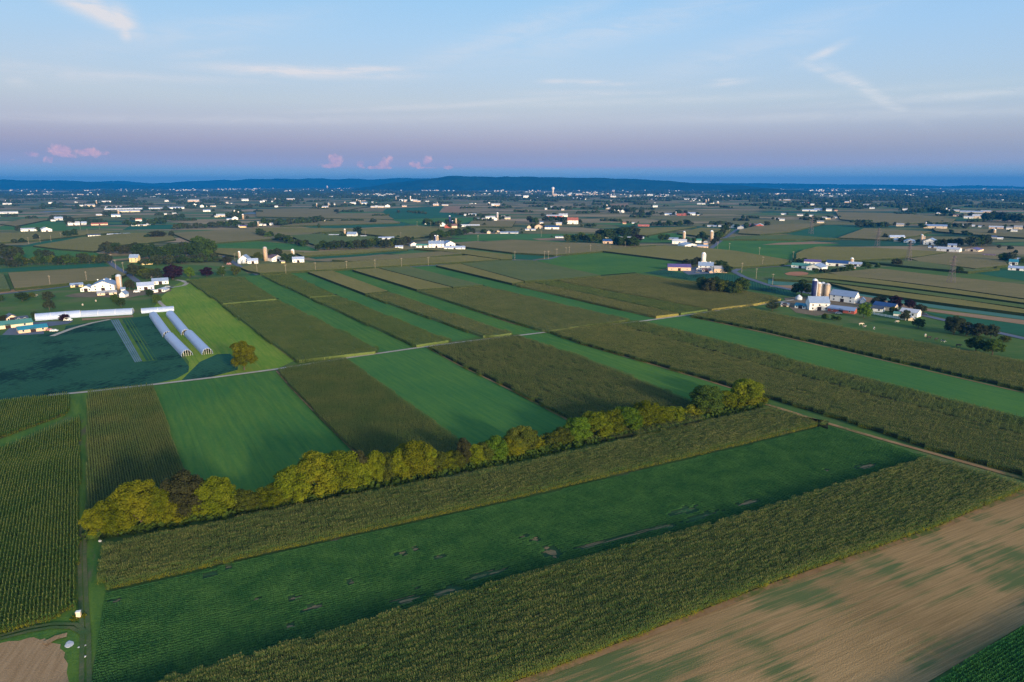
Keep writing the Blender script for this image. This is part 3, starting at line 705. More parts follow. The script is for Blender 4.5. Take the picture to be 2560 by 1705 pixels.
for bx, by, bl, bw in BARE:
    qx, qy = P(bx, by); k_ = mpp(by); b0 = len(_v); m_ = 14
    for i in range(m_):
        a = 2 * math.pi * i / m_; r1 = bl * k_ * .5 * R.uniform(.7, 1.15) * math.cos(a); r2 = bw * .27 * R.uniform(.5, 1.3) * math.sin(a)
        _v.append((qx + r1 * math.cos(ANG_B) - r2 * math.sin(ANG_B), qy + r1 * math.sin(ANG_B) + r2 * math.cos(ANG_B), 0))
    _f.append(tuple(range(b0, b0 + m_)))
    for q in range(4):
        b0 = len(_v); o1 = R.uniform(-.6, .6) * bl * k_; o2 = R.uniform(-1.3, 1.3) * bw * .6; l1 = bl * k_ * R.uniform(.15, .4); l2 = bw * R.uniform(.06, .16)
        for i in range(8):
            a = 2 * math.pi * i / 8; r1 = o1 + l1 * R.uniform(.6, 1.2) * math.cos(a); r2 = o2 + l2 * R.uniform(.6, 1.2) * math.sin(a)
            _v.append((qx + r1 * math.cos(ANG_B) - r2 * math.sin(ANG_B), qy + r1 * math.sin(ANG_B) + r2 * math.cos(ANG_B), .004 * (q + 1)))
        _f.append(tuple(range(b0, b0 + 8)))
tag(put('bare_patches', mesh_py('bare_patches', _v, _f), M_patch, None, (0, 0, .17)), 'small bare brown soil patches in the dark green soybean strip', kind='stuff')
# bottom corn strips
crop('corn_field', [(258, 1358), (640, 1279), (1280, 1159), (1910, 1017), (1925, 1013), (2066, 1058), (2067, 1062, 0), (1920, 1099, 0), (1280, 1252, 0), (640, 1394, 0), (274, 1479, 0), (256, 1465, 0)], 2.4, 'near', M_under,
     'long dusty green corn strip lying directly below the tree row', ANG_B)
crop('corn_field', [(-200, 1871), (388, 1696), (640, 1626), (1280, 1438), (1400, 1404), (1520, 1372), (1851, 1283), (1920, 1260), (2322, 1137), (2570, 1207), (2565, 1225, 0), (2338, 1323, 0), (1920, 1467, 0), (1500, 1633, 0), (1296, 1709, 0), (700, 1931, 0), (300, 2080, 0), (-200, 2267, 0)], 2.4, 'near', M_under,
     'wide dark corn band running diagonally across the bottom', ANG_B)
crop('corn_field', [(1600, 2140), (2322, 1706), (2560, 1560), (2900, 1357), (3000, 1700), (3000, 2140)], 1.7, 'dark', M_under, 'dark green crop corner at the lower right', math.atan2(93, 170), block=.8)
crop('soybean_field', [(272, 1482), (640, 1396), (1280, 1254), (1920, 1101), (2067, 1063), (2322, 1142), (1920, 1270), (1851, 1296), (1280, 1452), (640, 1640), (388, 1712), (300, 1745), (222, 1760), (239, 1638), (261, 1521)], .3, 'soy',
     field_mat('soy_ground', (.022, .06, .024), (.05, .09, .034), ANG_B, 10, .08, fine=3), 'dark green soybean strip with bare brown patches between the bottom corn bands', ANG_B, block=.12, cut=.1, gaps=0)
# left corn fields
def kink(u):
    # rows bend around a point where the field edge steps sideways
    c0 = KU; s = 1 / (1 + np.exp(-(u - c0) / 3.0)); off = .9 * s; sl = .9 * s * (1 - s) / 3.0
    return off * KS, sl * KS
_p = P(197, 1140); AL = math.atan2(1, (215 - 1280) / F)
KU = _p[0] * math.cos(AL) + _p[1] * math.sin(AL); KS = -1.0
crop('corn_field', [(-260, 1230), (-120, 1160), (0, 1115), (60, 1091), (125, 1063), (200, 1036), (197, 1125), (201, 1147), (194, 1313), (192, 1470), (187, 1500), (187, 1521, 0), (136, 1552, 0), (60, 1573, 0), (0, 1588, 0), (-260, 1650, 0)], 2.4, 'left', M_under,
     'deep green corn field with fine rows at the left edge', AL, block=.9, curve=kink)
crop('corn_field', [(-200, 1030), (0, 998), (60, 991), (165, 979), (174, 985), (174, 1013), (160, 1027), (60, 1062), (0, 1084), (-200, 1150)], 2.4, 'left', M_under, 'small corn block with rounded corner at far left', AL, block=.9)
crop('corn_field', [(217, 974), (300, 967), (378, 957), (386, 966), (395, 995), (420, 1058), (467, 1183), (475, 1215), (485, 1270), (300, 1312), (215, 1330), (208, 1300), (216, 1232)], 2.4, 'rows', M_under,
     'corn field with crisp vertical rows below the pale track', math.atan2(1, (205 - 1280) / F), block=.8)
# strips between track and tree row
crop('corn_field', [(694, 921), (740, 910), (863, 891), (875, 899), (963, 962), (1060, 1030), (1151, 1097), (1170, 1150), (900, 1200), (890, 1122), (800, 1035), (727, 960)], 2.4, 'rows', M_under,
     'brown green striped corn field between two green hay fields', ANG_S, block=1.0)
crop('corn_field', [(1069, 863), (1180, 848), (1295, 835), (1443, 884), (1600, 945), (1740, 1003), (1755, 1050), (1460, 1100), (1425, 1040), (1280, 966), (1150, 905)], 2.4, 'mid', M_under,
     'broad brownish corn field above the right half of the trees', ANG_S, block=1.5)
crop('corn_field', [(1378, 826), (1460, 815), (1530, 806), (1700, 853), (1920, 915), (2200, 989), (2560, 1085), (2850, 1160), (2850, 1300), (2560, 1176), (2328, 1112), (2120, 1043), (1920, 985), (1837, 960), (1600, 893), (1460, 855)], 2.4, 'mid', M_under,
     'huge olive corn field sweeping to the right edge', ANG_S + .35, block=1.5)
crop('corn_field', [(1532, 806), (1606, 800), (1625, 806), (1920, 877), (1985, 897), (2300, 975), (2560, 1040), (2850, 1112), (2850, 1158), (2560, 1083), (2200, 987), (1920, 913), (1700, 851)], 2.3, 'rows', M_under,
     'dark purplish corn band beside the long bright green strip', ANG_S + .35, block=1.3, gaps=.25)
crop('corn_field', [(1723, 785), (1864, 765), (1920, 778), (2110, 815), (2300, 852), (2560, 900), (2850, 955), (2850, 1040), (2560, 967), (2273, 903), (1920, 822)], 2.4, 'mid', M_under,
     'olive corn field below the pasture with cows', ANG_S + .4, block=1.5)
ABOVE = [
 ([(467, 699), (540, 693), (605, 690), (640, 714), (693, 745), (640, 750), (556, 757)], M_corn_green, 'first corn block from the left above the cross lane'),
 ([(556, 760), (640, 752), (697, 749), (944, 868), (940, 876), (745, 898), (735, 893), (640, 825)], M_corn_green, 'largest left corn block below the cross lane'),
 ([(652, 686), (724, 683), (841, 736), (773, 741)], M_corn_green, 'second corn block from the left above the cross lane'),
 ([(776, 743), (845, 738), (1126, 848), (1040, 861), (1030, 857)], M_corn_green, 'second corn block from the left below the cross lane'),
 ([(769, 679), (830, 676), (970, 727), (912, 733)], M_corn_tan, 'third corn block from the left above the cross lane'),
 ([(915, 735), (972, 729), (1100, 772), (1282, 830), (1250, 835), (1207, 837)], M_corn_far, 'third corn block from the left below the cross lane'),
 ([(881, 674), (945, 670), (1130, 718), (1042, 723)], M_corn_tan, 'tan corn block with a thin dark seam at its right'),
 ([(948, 669.5), (1020, 665), (1208, 712), (1133, 717)], M_corn_far, 'greyer corn block beside the fourth green strip'),
 ([(1045, 726), (1210, 715), (1290, 732), (1573, 797), (1470, 810), (1375, 825), (1355, 822), (1280, 800)], M_corn_far, 'wide corn block ending at the pale track centre'),
 ([(1090, 663), (1150, 659), (1310, 703), (1281, 708)], M_corn_tan, 'thin tan corn block right of the fourth green strip'),
 ([(1153, 659), (1240, 651), (1330, 650), (1503, 688), (1400, 697), (1312, 702)], M_corn_far, 'corn block below the bend of the country road'),
 ([(1288, 710), (1335, 705), (1700, 782), (1640, 789)], M_corn_tan, 'tan corn strip directly above the fourth green strip'),
 ([(1338, 704), (1385, 701), (1772, 772), (1722, 779), (1702, 781)], M_corn_green, 'grey green corn strip above the tan strip'),
 ([(1402, 699), (1503, 690), (1590, 683), (1680, 696), (1740, 703), (1920, 736), (1955, 745), (1895, 757), (1780, 771), (1400, 700.5)], M_corn_tan, 'tan corn field around the grove of trees'),
 ([(600, 668), (640, 660), (871, 654), (1170, 638), (1251, 649), (1102, 657), (850, 672), (650, 682), (620, 676)], M_corn_tan, 'long corn field behind the country road'),
 ([(830, 649), (960, 638), (1102, 628), (1156, 634), (1048, 644), (885, 653)], M_corn_ew, 'reddish tan corn strip behind the long corn field'),
 ([(740, 632), (993, 619), (1020, 623), (857, 634), (757, 640)], M_corn_tan, 'narrow corn strip in front of the tree belt'),
 ([(1034, 621), (1160, 623), (1280, 637), (1280, 648), (1253, 648), (1170, 636), (1105, 627)], M_corn_tan, 'corn strip in front of the farm with twin silos'),
 ([(1165, 617), (1140, 609), (1280, 599), (1410, 606), (1640, 612), (1590, 617), (1500, 628), (1385, 637), (1280, 631)], M_corn_ew, 'tan corn field below the dark grove'),
 ([(1505, 627), (1560, 620), (1666, 613), (1750, 618), (1840, 627), (1975, 650), (1960, 660), (1850, 667), (1832, 667), (1704, 651)], M_corn_tan, 'corn field behind the farm with the white silo'),
 ([(1990, 648), (1991, 633), (2010, 624), (2048, 616), (2192, 619), (2368, 630), (2300, 641), (2150, 650), (2060, 652)], M_corn_tan, 'corn field behind the farm with the navy roof'),
 ([(2275, 646), (2368, 632), (2500, 640), (2520, 662), (2440, 671), (2300, 654)], M_corn_ew, 'corn field between the two nearer pylons'),
 ([(2155, 653), (2270, 649), (2430, 672), (2500, 671), (2420, 679), (2300, 668)], M_corn_far, 'thin corn field in front of the pylons'),
 ([(2070, 682), (2150, 675), (2200, 671), (2300, 683), (2560, 711), (2800, 740), (2800, 770), (2560, 746), (2390, 722), (2240, 703), (2100, 688)], M_corn_ew, 'widest brown corn strip at the right edge'),
 ([(1990, 690), (2064, 683), (2240, 705), (2390, 724), (2560, 749), (2800, 780), (2800, 788), (2560, 757), (2390, 734), (2240, 715), (2100, 699)], M_corn_tan, 'thin corn strip below the widest brown strip'),
 ([(1935, 692), (1985, 691), (2100, 703), (2240, 719), (2400, 740), (2560, 762), (2800, 794), (2800, 803), (2560, 770), (2246, 727), (2072, 705), (1935, 697)], M_corn_green, 'thin green corn strip behind the four silos'),
 ([(2074, 708), (2246, 730), (2400, 749), (2560, 773), (2800, 806), (2800, 818), (2560, 783), (2400, 763), (2273, 746), (2150, 728)], M_corn_tan, 'corn strip just behind the farm with four silos'),
 ([(-150, 695), (0, 684), (8, 683), (25, 722), (0, 724), (-150, 735)], M_corn_far, 'piece of brown corn at the left edge'),
 ([(20, 682), (277, 667), (316, 686), (290, 698), (200, 705), (60, 719), (36, 721)], M_corn_ew, 'brown corn field behind the left farm'),
 ([(82, 614), (150, 603), (204, 593), (300, 584), (353, 582), (425, 585), (440, 598), (370, 607), (300, 612), (262, 622), (236, 628), (150, 622)], M_corn_tan, 'wide tan corn field in the left distance'),
 ([(430, 583), (560, 574), (640, 571), (740, 568), (800, 580), (740, 592), (640, 600), (516, 608), (480, 604)], M_corn_ew, 'tan corn field behind the big dark grove'),
 ([(520, 620), (640, 622), (760, 630), (700, 640), (590, 640), (540, 632)], M_corn_tan, 'corn field behind the farm with the tall tan silo'),
 ([(-100, 590), (0, 583), (150, 578), (240, 575), (300, 580), (204, 588), (100, 600), (0, 606), (-100, 612)], M_corn_tan, 'tan corn field at the far left edge'),
 ([(0, 560), (60, 547), (135, 545), (220, 536), (262, 530), (262, 540), (180, 545), (110, 551), (40, 565)], M_corn_ew, 'curved corn field in the far left distance'),
 ([(640, 523), (760, 521), (925, 515), (850, 528), (838, 534), (958, 532), (985, 548), (860, 546), (640, 541)], M_corn_ew, 'broad brown corn field left of the dark teal field'),
 ([(700, 565), (780, 552), (860, 547), (950, 549), (1000, 557), (860, 561)], M_corn_ew, 'brown corn wedge above the thin dark wedge'),
 ([(640, 569), (750, 569), (900, 572), (1040, 565), (1097, 571), (1077, 590), (1012, 597), (960, 590), (850, 578), (740, 582), (640, 578)], M_corn_tan, 'pale corn field behind the barn with the brown silo'),
 ([(725, 588), (850, 582), (960, 594), (900, 602), (785, 611), (748, 600)], M_corn_green, 'green corn field around the barn with brown silo'),
 ([(1560, 583), (1600, 570), (1742, 566), (1700, 573), (1615, 589)], M_corn_tan, 'tan corn field behind the purple tree'),
 ([(1692, 583), (1753, 569), (1828, 573), (1812, 589), (1740, 589)], M_corn_tan, 'corn field right behind the tan silos'),
 ([(1850, 574), (1905, 562), (2064, 558), (1974, 580), (1900, 586), (1845, 583)], M_corn_ew, 'reddish corn field beside the red barn'),
 ([(2096, 594), (2160, 571), (2330, 578), (2290, 590), (2213, 599)], M_corn_ew, 'brown corn field behind the furthest pylon'),
 ([(1845, 590), (1975, 587), (2100, 597), (1990, 599), (1800, 598)], M_corn_green, 'thin corn strip below the reddish corn field'),
 ([(2330, 570), (2420, 577), (2560, 586), (2560, 594), (2420, 585), (2340, 578)], M_corn_ew, 'brown corn strip near the right edge'),
 ([(2090, 530), (2250, 533), (2390, 547), (2380, 555), (2220, 560), (2100, 548)], M_corn_ew, 'brown corn field in the right distance'),
 ([(1180, 552), (1290, 552), (1280, 567), (1165, 566)], M_corn_ew, 'brown field beside the long white sheds'),
]
for ia, (pp, mt, lb) in enumerate(ABOVE):
    if max(p[1] for p in pp) > 738 and len(pp[0]) == 2 and min(p[0] for p in pp) > 400 and max(p[0] for p in pp) < 2000:
        crop('corn_field', pp, 2.4, {M_corn_green: 'midg', M_corn_far: 'mid', M_corn_tan: 'midt'}[mt], mt, lb, block=1.8 + .005 * ia, cut=.6)
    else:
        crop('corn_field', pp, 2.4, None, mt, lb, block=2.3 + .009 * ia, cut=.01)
print('plants', NP[0])

# ---------------------------------------------------------------- hills
def ridge(name, prof, D, depth, label, seed, foot=6):
    rs = np.random.RandomState(seed)
    xs = np.arange(prof[0][0], prof[-1][0] + 1, 6.0)
    ys = np.interp(xs, [p[0] for p in prof], [p[1] for p in prof])
    ys = ys + rs.normal(0, .22, len(xs))
    V = []; Fc = []; m = 9
    for i, (x, y) in enumerate(zip(xs, ys)):
        d = ray(x, y); t = D / d[1]; top = max(2.0, H + d[2] * t); X = d[0] * t
        for j in range(m):
            s = j / (m - 1)
            k = math.sin(math.pi * min(1, s * 1.0)) ** .8 if s < 1 else 0
            wob = 1 + .10 * math.sin(i * .21 + j * 1.7) * (0 if j == m // 2 else 1)
            V.append((X * (1 + (s - .5) * depth / D), D + (s - .5) * depth, max(-2, top * k * wob - (3 if k < .05 else 0))))
    nx = len(xs)
    for i in range(nx - 1):
        for j in range(m - 1): Fc.append((i * m + j, (i + 1) * m + j, (i + 1) * m + j + 1, i * m + j + 1))
    o = put(name, mesh_np(name, V, Fc, True), M_hill); tag(o, label=label, kind='structure')
ridge('hills', [(-700, 470), (-300, 466), (100, 456), (245, 454), (312, 452), (353, 457), (380, 458), (420, 457), (475, 453), (530, 451), (565, 449), (584, 451), (617, 448), (662, 448), (702, 446), (727, 448),
   (757, 447), (773, 445), (806, 447), (830, 449), (876, 446), (923, 449), (961, 447), (1020, 445), (1115, 448), (1500, 455), (1800, 458), (1900, 458), (2000, 459), (2100, 461), (2160, 461), (2260, 462), (2320, 464),
   (2360, 466), (2400, 464), (2450, 463), (2500, 466), (2560, 467), (2700, 468), (3200, 468)], 15500, 2600, 'pale blue far range along the whole horizon', 3)
ridge('hills', [(880, 473), (940, 464), (980, 457), (1060, 449), (1115, 441), (1183, 441), (1238, 443), (1265, 441), (1280, 442), (1480, 445), (1600, 448), (1660, 452), (1700, 455), (1760, 460), (1850, 463), (1890, 468), (1960, 474), (2060, 479), (2160, 481)], 10500, 1800, 'long dark wooded ridge at the middle of the horizon', 4)
ridge('hills', [(-600, 452), (-200, 448), (0, 449), (60, 451), (150, 451), (230, 455), (330, 462), (420, 468), (480, 471)], 12500, 1800, 'dark blue ridge at the left end of the horizon', 5)
ridge('hills', [(1800, 478), (1850, 473), (1920, 471), (1960, 474), (2010, 477), (2060, 481), (2120, 484)], 7200, 700, 'low dark wooded rise right of the long ridge', 6)
ridge('hills', [(2340, 484), (2400, 480), (2480, 480), (2560, 482), (2700, 484)], 6800, 500, 'low dark wooded rise near the right edge', 8)

# ---------------------------------------------------------------- trees
def crown_mesh(name, seed, nleaf, leaf, lobes, squash=1.0, cone=False, core=True, small=False):
    rs = np.random.RandomState(seed)
    C = []; Rr = []
    for i in range(lobes):
        z = rs.uniform(.22, .82)
        rad = (.30 * math.sqrt(max(.05, 1 - ((z - .48) / .48) ** 2))) if not cone else .3 * (1.02 - z)
        a = rs.uniform(0, 2 * math.pi); rr = rad * math.sqrt(rs.uniform(.45 if small else .15, 1.0)) * (1.15 if small else 1)
        C.append((rr * math.cos(a), rr * math.sin(a), z)); Rr.append((rs.uniform(.085, .15) if small else rs.uniform(.13, .22)) if not cone else rs.uniform(.08, .16))
    C.append((0, 0, .5)); Rr.append(.26 if not cone else .16); C.append((0, 0, .82)); Rr.append(.15 if not cone else .08)
    C = np.array(C); Rr = np.array(Rr)
    w = Rr ** 2; w = w / w.sum()
    n2 = int(nleaf * 1.7)
    li = rs.choice(len(C), n2, p=w)
    d = rs.normal(size=(n2, 3)); d /= np.linalg.norm(d, axis=1)[:, None]
    d[:, 2] = np.where(rs.uniform(size=n2) < .75, np.abs(d[:, 2]), d[:, 2])
    p = C[li] + d * (Rr[li] * rs.uniform(.82, 1.12, n2))[:, None]
    dist = np.linalg.norm(p[:, None, :] - C[None], axis=2) / Rr[None]
    ok = (dist.min(axis=1) > .78); p = p[ok][:nleaf]; d = d[ok][:nleaf]
    n = len(p)
    nrm = d * .8 + rs.normal(size=(n, 3)) * .7; nrm /= np.linalg.norm(nrm, axis=1)[:, None]
    t = np.cross(nrm, rs.normal(size=(n, 3))); t /= np.linalg.norm(t, axis=1)[:, None]; b = np.cross(nrm, t)
    s = (leaf * rs.uniform(.6, 1.3, n))[:, None]
    V = np.concatenate([p - t * s - b * s * .7, p + t * s - b * s * .7, p + t * s * .8 + b * s * .8 + nrm * s * .3, p - t * s * .8 + b * s * .8 + nrm * s * .3], 0)
    i = np.arange(n); Fc = np.stack([i, i + n, i + 2 * n, i + 3 * n], 1)
    if core:
        vs = [V]; fs = [Fc]; base = len(V)
        for c, r in zip(C, Rr):
            nu, nv_ = 8, 5; ring = []
            for a in range(nv_ + 1):
                ph = math.pi * a / nv_
                for q in range(nu):
                    th = 2 * math.pi * q / nu; k = r * (.64 if small else .8) * (1 + rs.uniform(-.14, .14))
                    ring.append((c[0] + k * math.sin(ph) * math.cos(th), c[1] + k * math.sin(ph) * math.sin(th), c[2] + k * math.cos(ph)))
            ff = [(base + a * nu + q, base + (a + 1) * nu + q, base + (a + 1) * nu + (q + 1) % nu, base + a * nu + (q + 1) % nu) for a in range(nv_) for q in range(nu)]
            vs.append(np.array(ring)); fs.append(np.array(ff)); base += len(ring)
        V = np.concatenate(vs); Fc = np.concatenate(fs)
    lo = .10
    V[:, 2] = (V[:, 2] - V[:, 2].min()) / (V[:, 2].max() - V[:, 2].min()) * (1 - lo) + lo
    mxy = np.percentile(np.abs(V[:, :2]), 98.5); V[:, :2] *= .5 / mxy
    me = mesh_np(name, V, Fc); return me
def trunk_mesh(name, seed):
    rs = random.Random(seed); mb = MB()
    mb.lathe([(.035, 0), (.024, .12), (.020, .3), (.010, .6)], 7)
    for k in range(4):
        a = rs.uniform(0, 6.28); z = rs.uniform(.12, .3)
        mb.bar((0, 0, z), (.25 * math.cos(a), .25 * math.sin(a), z + .28), .009)
    return mb.mesh(name)
NEARC = [crown_mesh('crown', 20 + i, 8500, .0125, 44, small=True) for i in range(6)]
MIDC = [crown_mesh('crown', 40 + i, 1500, .025, 24, small=True) for i in range(5)]
CONEC = [crown_mesh('crown', 60 + i, 500, .036, 10, cone=True) for i in range(2)]
FARC = [crown_mesh('crown', 80 + i, 150, .075, 7) for i in range(5)]
TRUNK = [trunk_mesh('trunk', i) for i in range(3)]
M_bark = paint('bark', (.09, .07, .055), .3, 3, .9, .1)
TINT = {
 'yellow': foliage('foliage_yellow', (.075, .11, .008), (.175, .19, .014)),
 'gold': foliage('foliage_gold', (.088, .11, .008), (.19, .185, .014)),
 'lime': foliage('foliage_lime', (.06, .13, .014), (.14, .20, .022)),
 'green': foliage('foliage_green', (.035, .07, .016), (.08, .115, .022)),
 'dark': foliage('foliage_dark', (.026, .052, .018), (.056, .082, .028)),
 'olive': foliage('foliage_olive', (.055, .08, .016), (.115, .125, .022)),
 'brown': foliage('foliage_brown', (.038, .044, .022), (.07, .074, .034)),
 'purple': foliage('foliage_purple', (.022, .012, .022), (.05, .022, .035)),
 'dusk': foliage('foliage_dusk', (.034, .05, .026), (.07, .08, .042)),
}
for me in NEARC + MIDC + CONEC + FARC: me.materials.append(TINT['green'])
for me in TRUNK: me.materials.append(M_bark)
ADJ = {'yellow': 'yellow green', 'gold': 'golden yellow', 'lime': 'bright green', 'green': 'mid green', 'dark': 'dark green', 'olive': 'olive', 'brown': 'brownish', 'purple': 'dark purple', 'dusk': 'dusky green'}
ORD = ['first', 'second', 'third', 'fourth', 'fifth', 'sixth', 'seventh', 'eighth', 'ninth', 'tenth', 'eleventh', 'twelfth', 'thirteenth', 'fourteenth', 'fifteenth', 'sixteenth', 'seventeenth', 'eighteenth', 'nineteenth']
def ordw(i):
    if i < 19: return ORD[i]
    n = i + 1; tens = {2: ('twentieth', 'twenty'), 3: ('thirtieth', 'thirty'), 4: ('fortieth', 'forty'), 5: ('fiftieth', 'fifty'), 6: ('sixtieth', 'sixty')}[n // 10]
    return tens[0] if n % 10 == 0 else tens[1] + '-' + ORD[n % 10 - 1]
def set_mat(o, mat):
    o.material_slots[0].link = 'OBJECT'; o.material_slots[0].material = mat
def tree(x, y, hpx, wpx, tint, label, group, cone=False):
    k = mpp(y); X, Y = P(x, y)
    h, w = hpx * k, wpx * k
    lvl = 0 if hpx > 45 else (1 if hpx >= 16 else 2)
    if cone: me = R.choice(CONEC)
    else: me = R.choice((NEARC, MIDC, FARC)[lvl])
    name = 'conifer' if cone else 'tree'
    if lvl == 2:
        o = put(name, me, None, None, (X, Y + w * .2, 0), R.uniform(0, 6.28)); o.scale = (w, w, h); set_mat(o, TINT[tint])
        tag(o, label, 'tree', group); return o
    r = empty(name, (X, Y + w * .2, 0), R.uniform(0, 6.28)); r.scale = (w, w, h)
    tag(r, label, 'tree', group)
    c = put('crown', me, None, r); set_mat(c, TINT[tint]); c['kind'] = 'stuff'
    t = put('trunk', R.choice(TRUNK), None, r)
    return r
# tree row along the middle of the picture: x, base y, height, width, tint
ROW = [(240, 1350, 78, 52, 'gold'), (285, 1345, 104, 66, 'yellow'), (345, 1336, 128, 86, 'gold'), (392, 1325, 104, 54, 'yellow'), (425, 1320, 76, 52, 'gold'), (459, 1312, 126, 80, 'brown'), (472, 1308, 62, 42, 'yellow'),
 (534, 1300, 102, 78, 'yellow'), (607, 1285, 54, 52, 'olive'), (640, 1279, 44, 36, 'olive'), (675, 1272, 56, 56, 'yellow'), (703, 1267, 62, 36, 'olive'), (732, 1263, 92, 78, 'yellow'), (790, 1250, 114, 84, 'gold'), (848, 1238, 104, 86, 'yellow'), (892, 1229, 82, 62, 'yellow'),
 (901, 1222, 94, 40, 'brown'), (937, 1219, 90, 44, 'yellow'), (967, 1212, 78, 42, 'olive'), (998, 1208, 82, 50, 'yellow'), (1030, 1202, 90, 80, 'gold'), (1065, 1194, 76, 42, 'yellow'), (1091, 1188, 56, 46, 'olive'), (1121, 1182, 48, 44, 'yellow'),
 (1143, 1179, 50, 38, 'olive'), (1160, 1174, 78, 30, 'brown'), (1187, 1167, 52, 46, 'yellow'), (1212, 1161, 50, 46, 'olive'), (1240, 1155, 58, 56, 'lime'), (1272, 1149, 56, 42, 'gold'), (1290, 1145, 52, 46, 'gold'), (1303, 1142, 74, 56, 'olive'), (1324, 1137, 62, 34, 'olive'),
 (1346, 1131, 36, 34, 'gold'), (1376, 1124, 38, 46, 'olive'), (1404, 1118, 44, 46, 'olive'), (1444, 1110, 62, 54, 'lime'), (1492, 1099, 64, 64, 'yellow'), (1528, 1092, 62, 56, 'yellow'), (1567, 1084, 62, 60, 'lime'), (1614, 1073, 68, 52, 'yellow'),
 (1652, 1066, 46, 48, 'yellow'), (1681, 1060, 40, 50, 'yellow'), (1710, 1052, 20, 36, 'green'), (1728, 1048, 32, 42, 'gold'), (1754, 1043, 28, 42, 'olive'), (1768, 1040, 72, 64, 'green'), (1808, 1032, 50, 56, 'yellow'), (1836, 1027, 42, 42, 'yellow'),
 (1863, 1022, 36, 46, 'gold'), (1872, 1017, 64, 62, 'yellow'), (1893, 1015, 28, 46, 'gold')]
grp = 'trees in the long row between the fields'
for i, (x, y, h, w, t) in enumerate(ROW):
    tree(x, y, h * 1.06, w * 1.28, t, f'{ADJ[t]} tree, {ordw(i)} from left in the long row between the fields', grp)
# undergrowth below that row
def clumps(name, pts, mat, label, leaf=.45, n_each=26, r=1.6, zr=1.3):
    V = []
    rs = NR
    C = np.array(pts); n = len(C) * n_each
    c = np.repeat(C, n_each, 0)
    p = c + rs.normal(size=(n, 3)) * (r, r, 0) + np.stack([np.zeros(n), np.zeros(n), rs.uniform(.1, zr, n)], 1)
    nrm = rs.normal(size=(n, 3)) + (0, 0, .6); nrm /= np.linalg.norm(nrm, axis=1)[:, None]
    t = np.cross(nrm, rs.normal(size=(n, 3))); t /= np.linalg.norm(t, axis=1)[:, None]; b = np.cross(nrm, t)
    s = (leaf * rs.uniform(.5, 1.3, n))[:, None]
    V = np.concatenate([p - t * s - b * s, p + t * s - b * s, p + t * s + b * s, p - t * s + b * s]); i = np.arange(n)
    o = put(name, mesh_np(name, V, np.stack([i, i + n, i + 2 * n, i + 3 * n], 1)), mat)
    tag(o, label, kind='stuff'); return o
pts = []
for t in np.linspace(0, 1, 420):
    x = 235 + (1905 - 235) * t; y = np.interp(x, [235, 640, 1280, 1600, 1905], [1346, 1277, 1152, 1082, 1017]) + NR.uniform(-5, 1)
    X, Y = P(x, y); pts.append((X, Y + NR.uniform(-1, 2), 0))
clumps('undergrowth', pts, TINT['green'], 'low dark undergrowth beneath the long tree row', .5, 24, 1.3, 2.2)

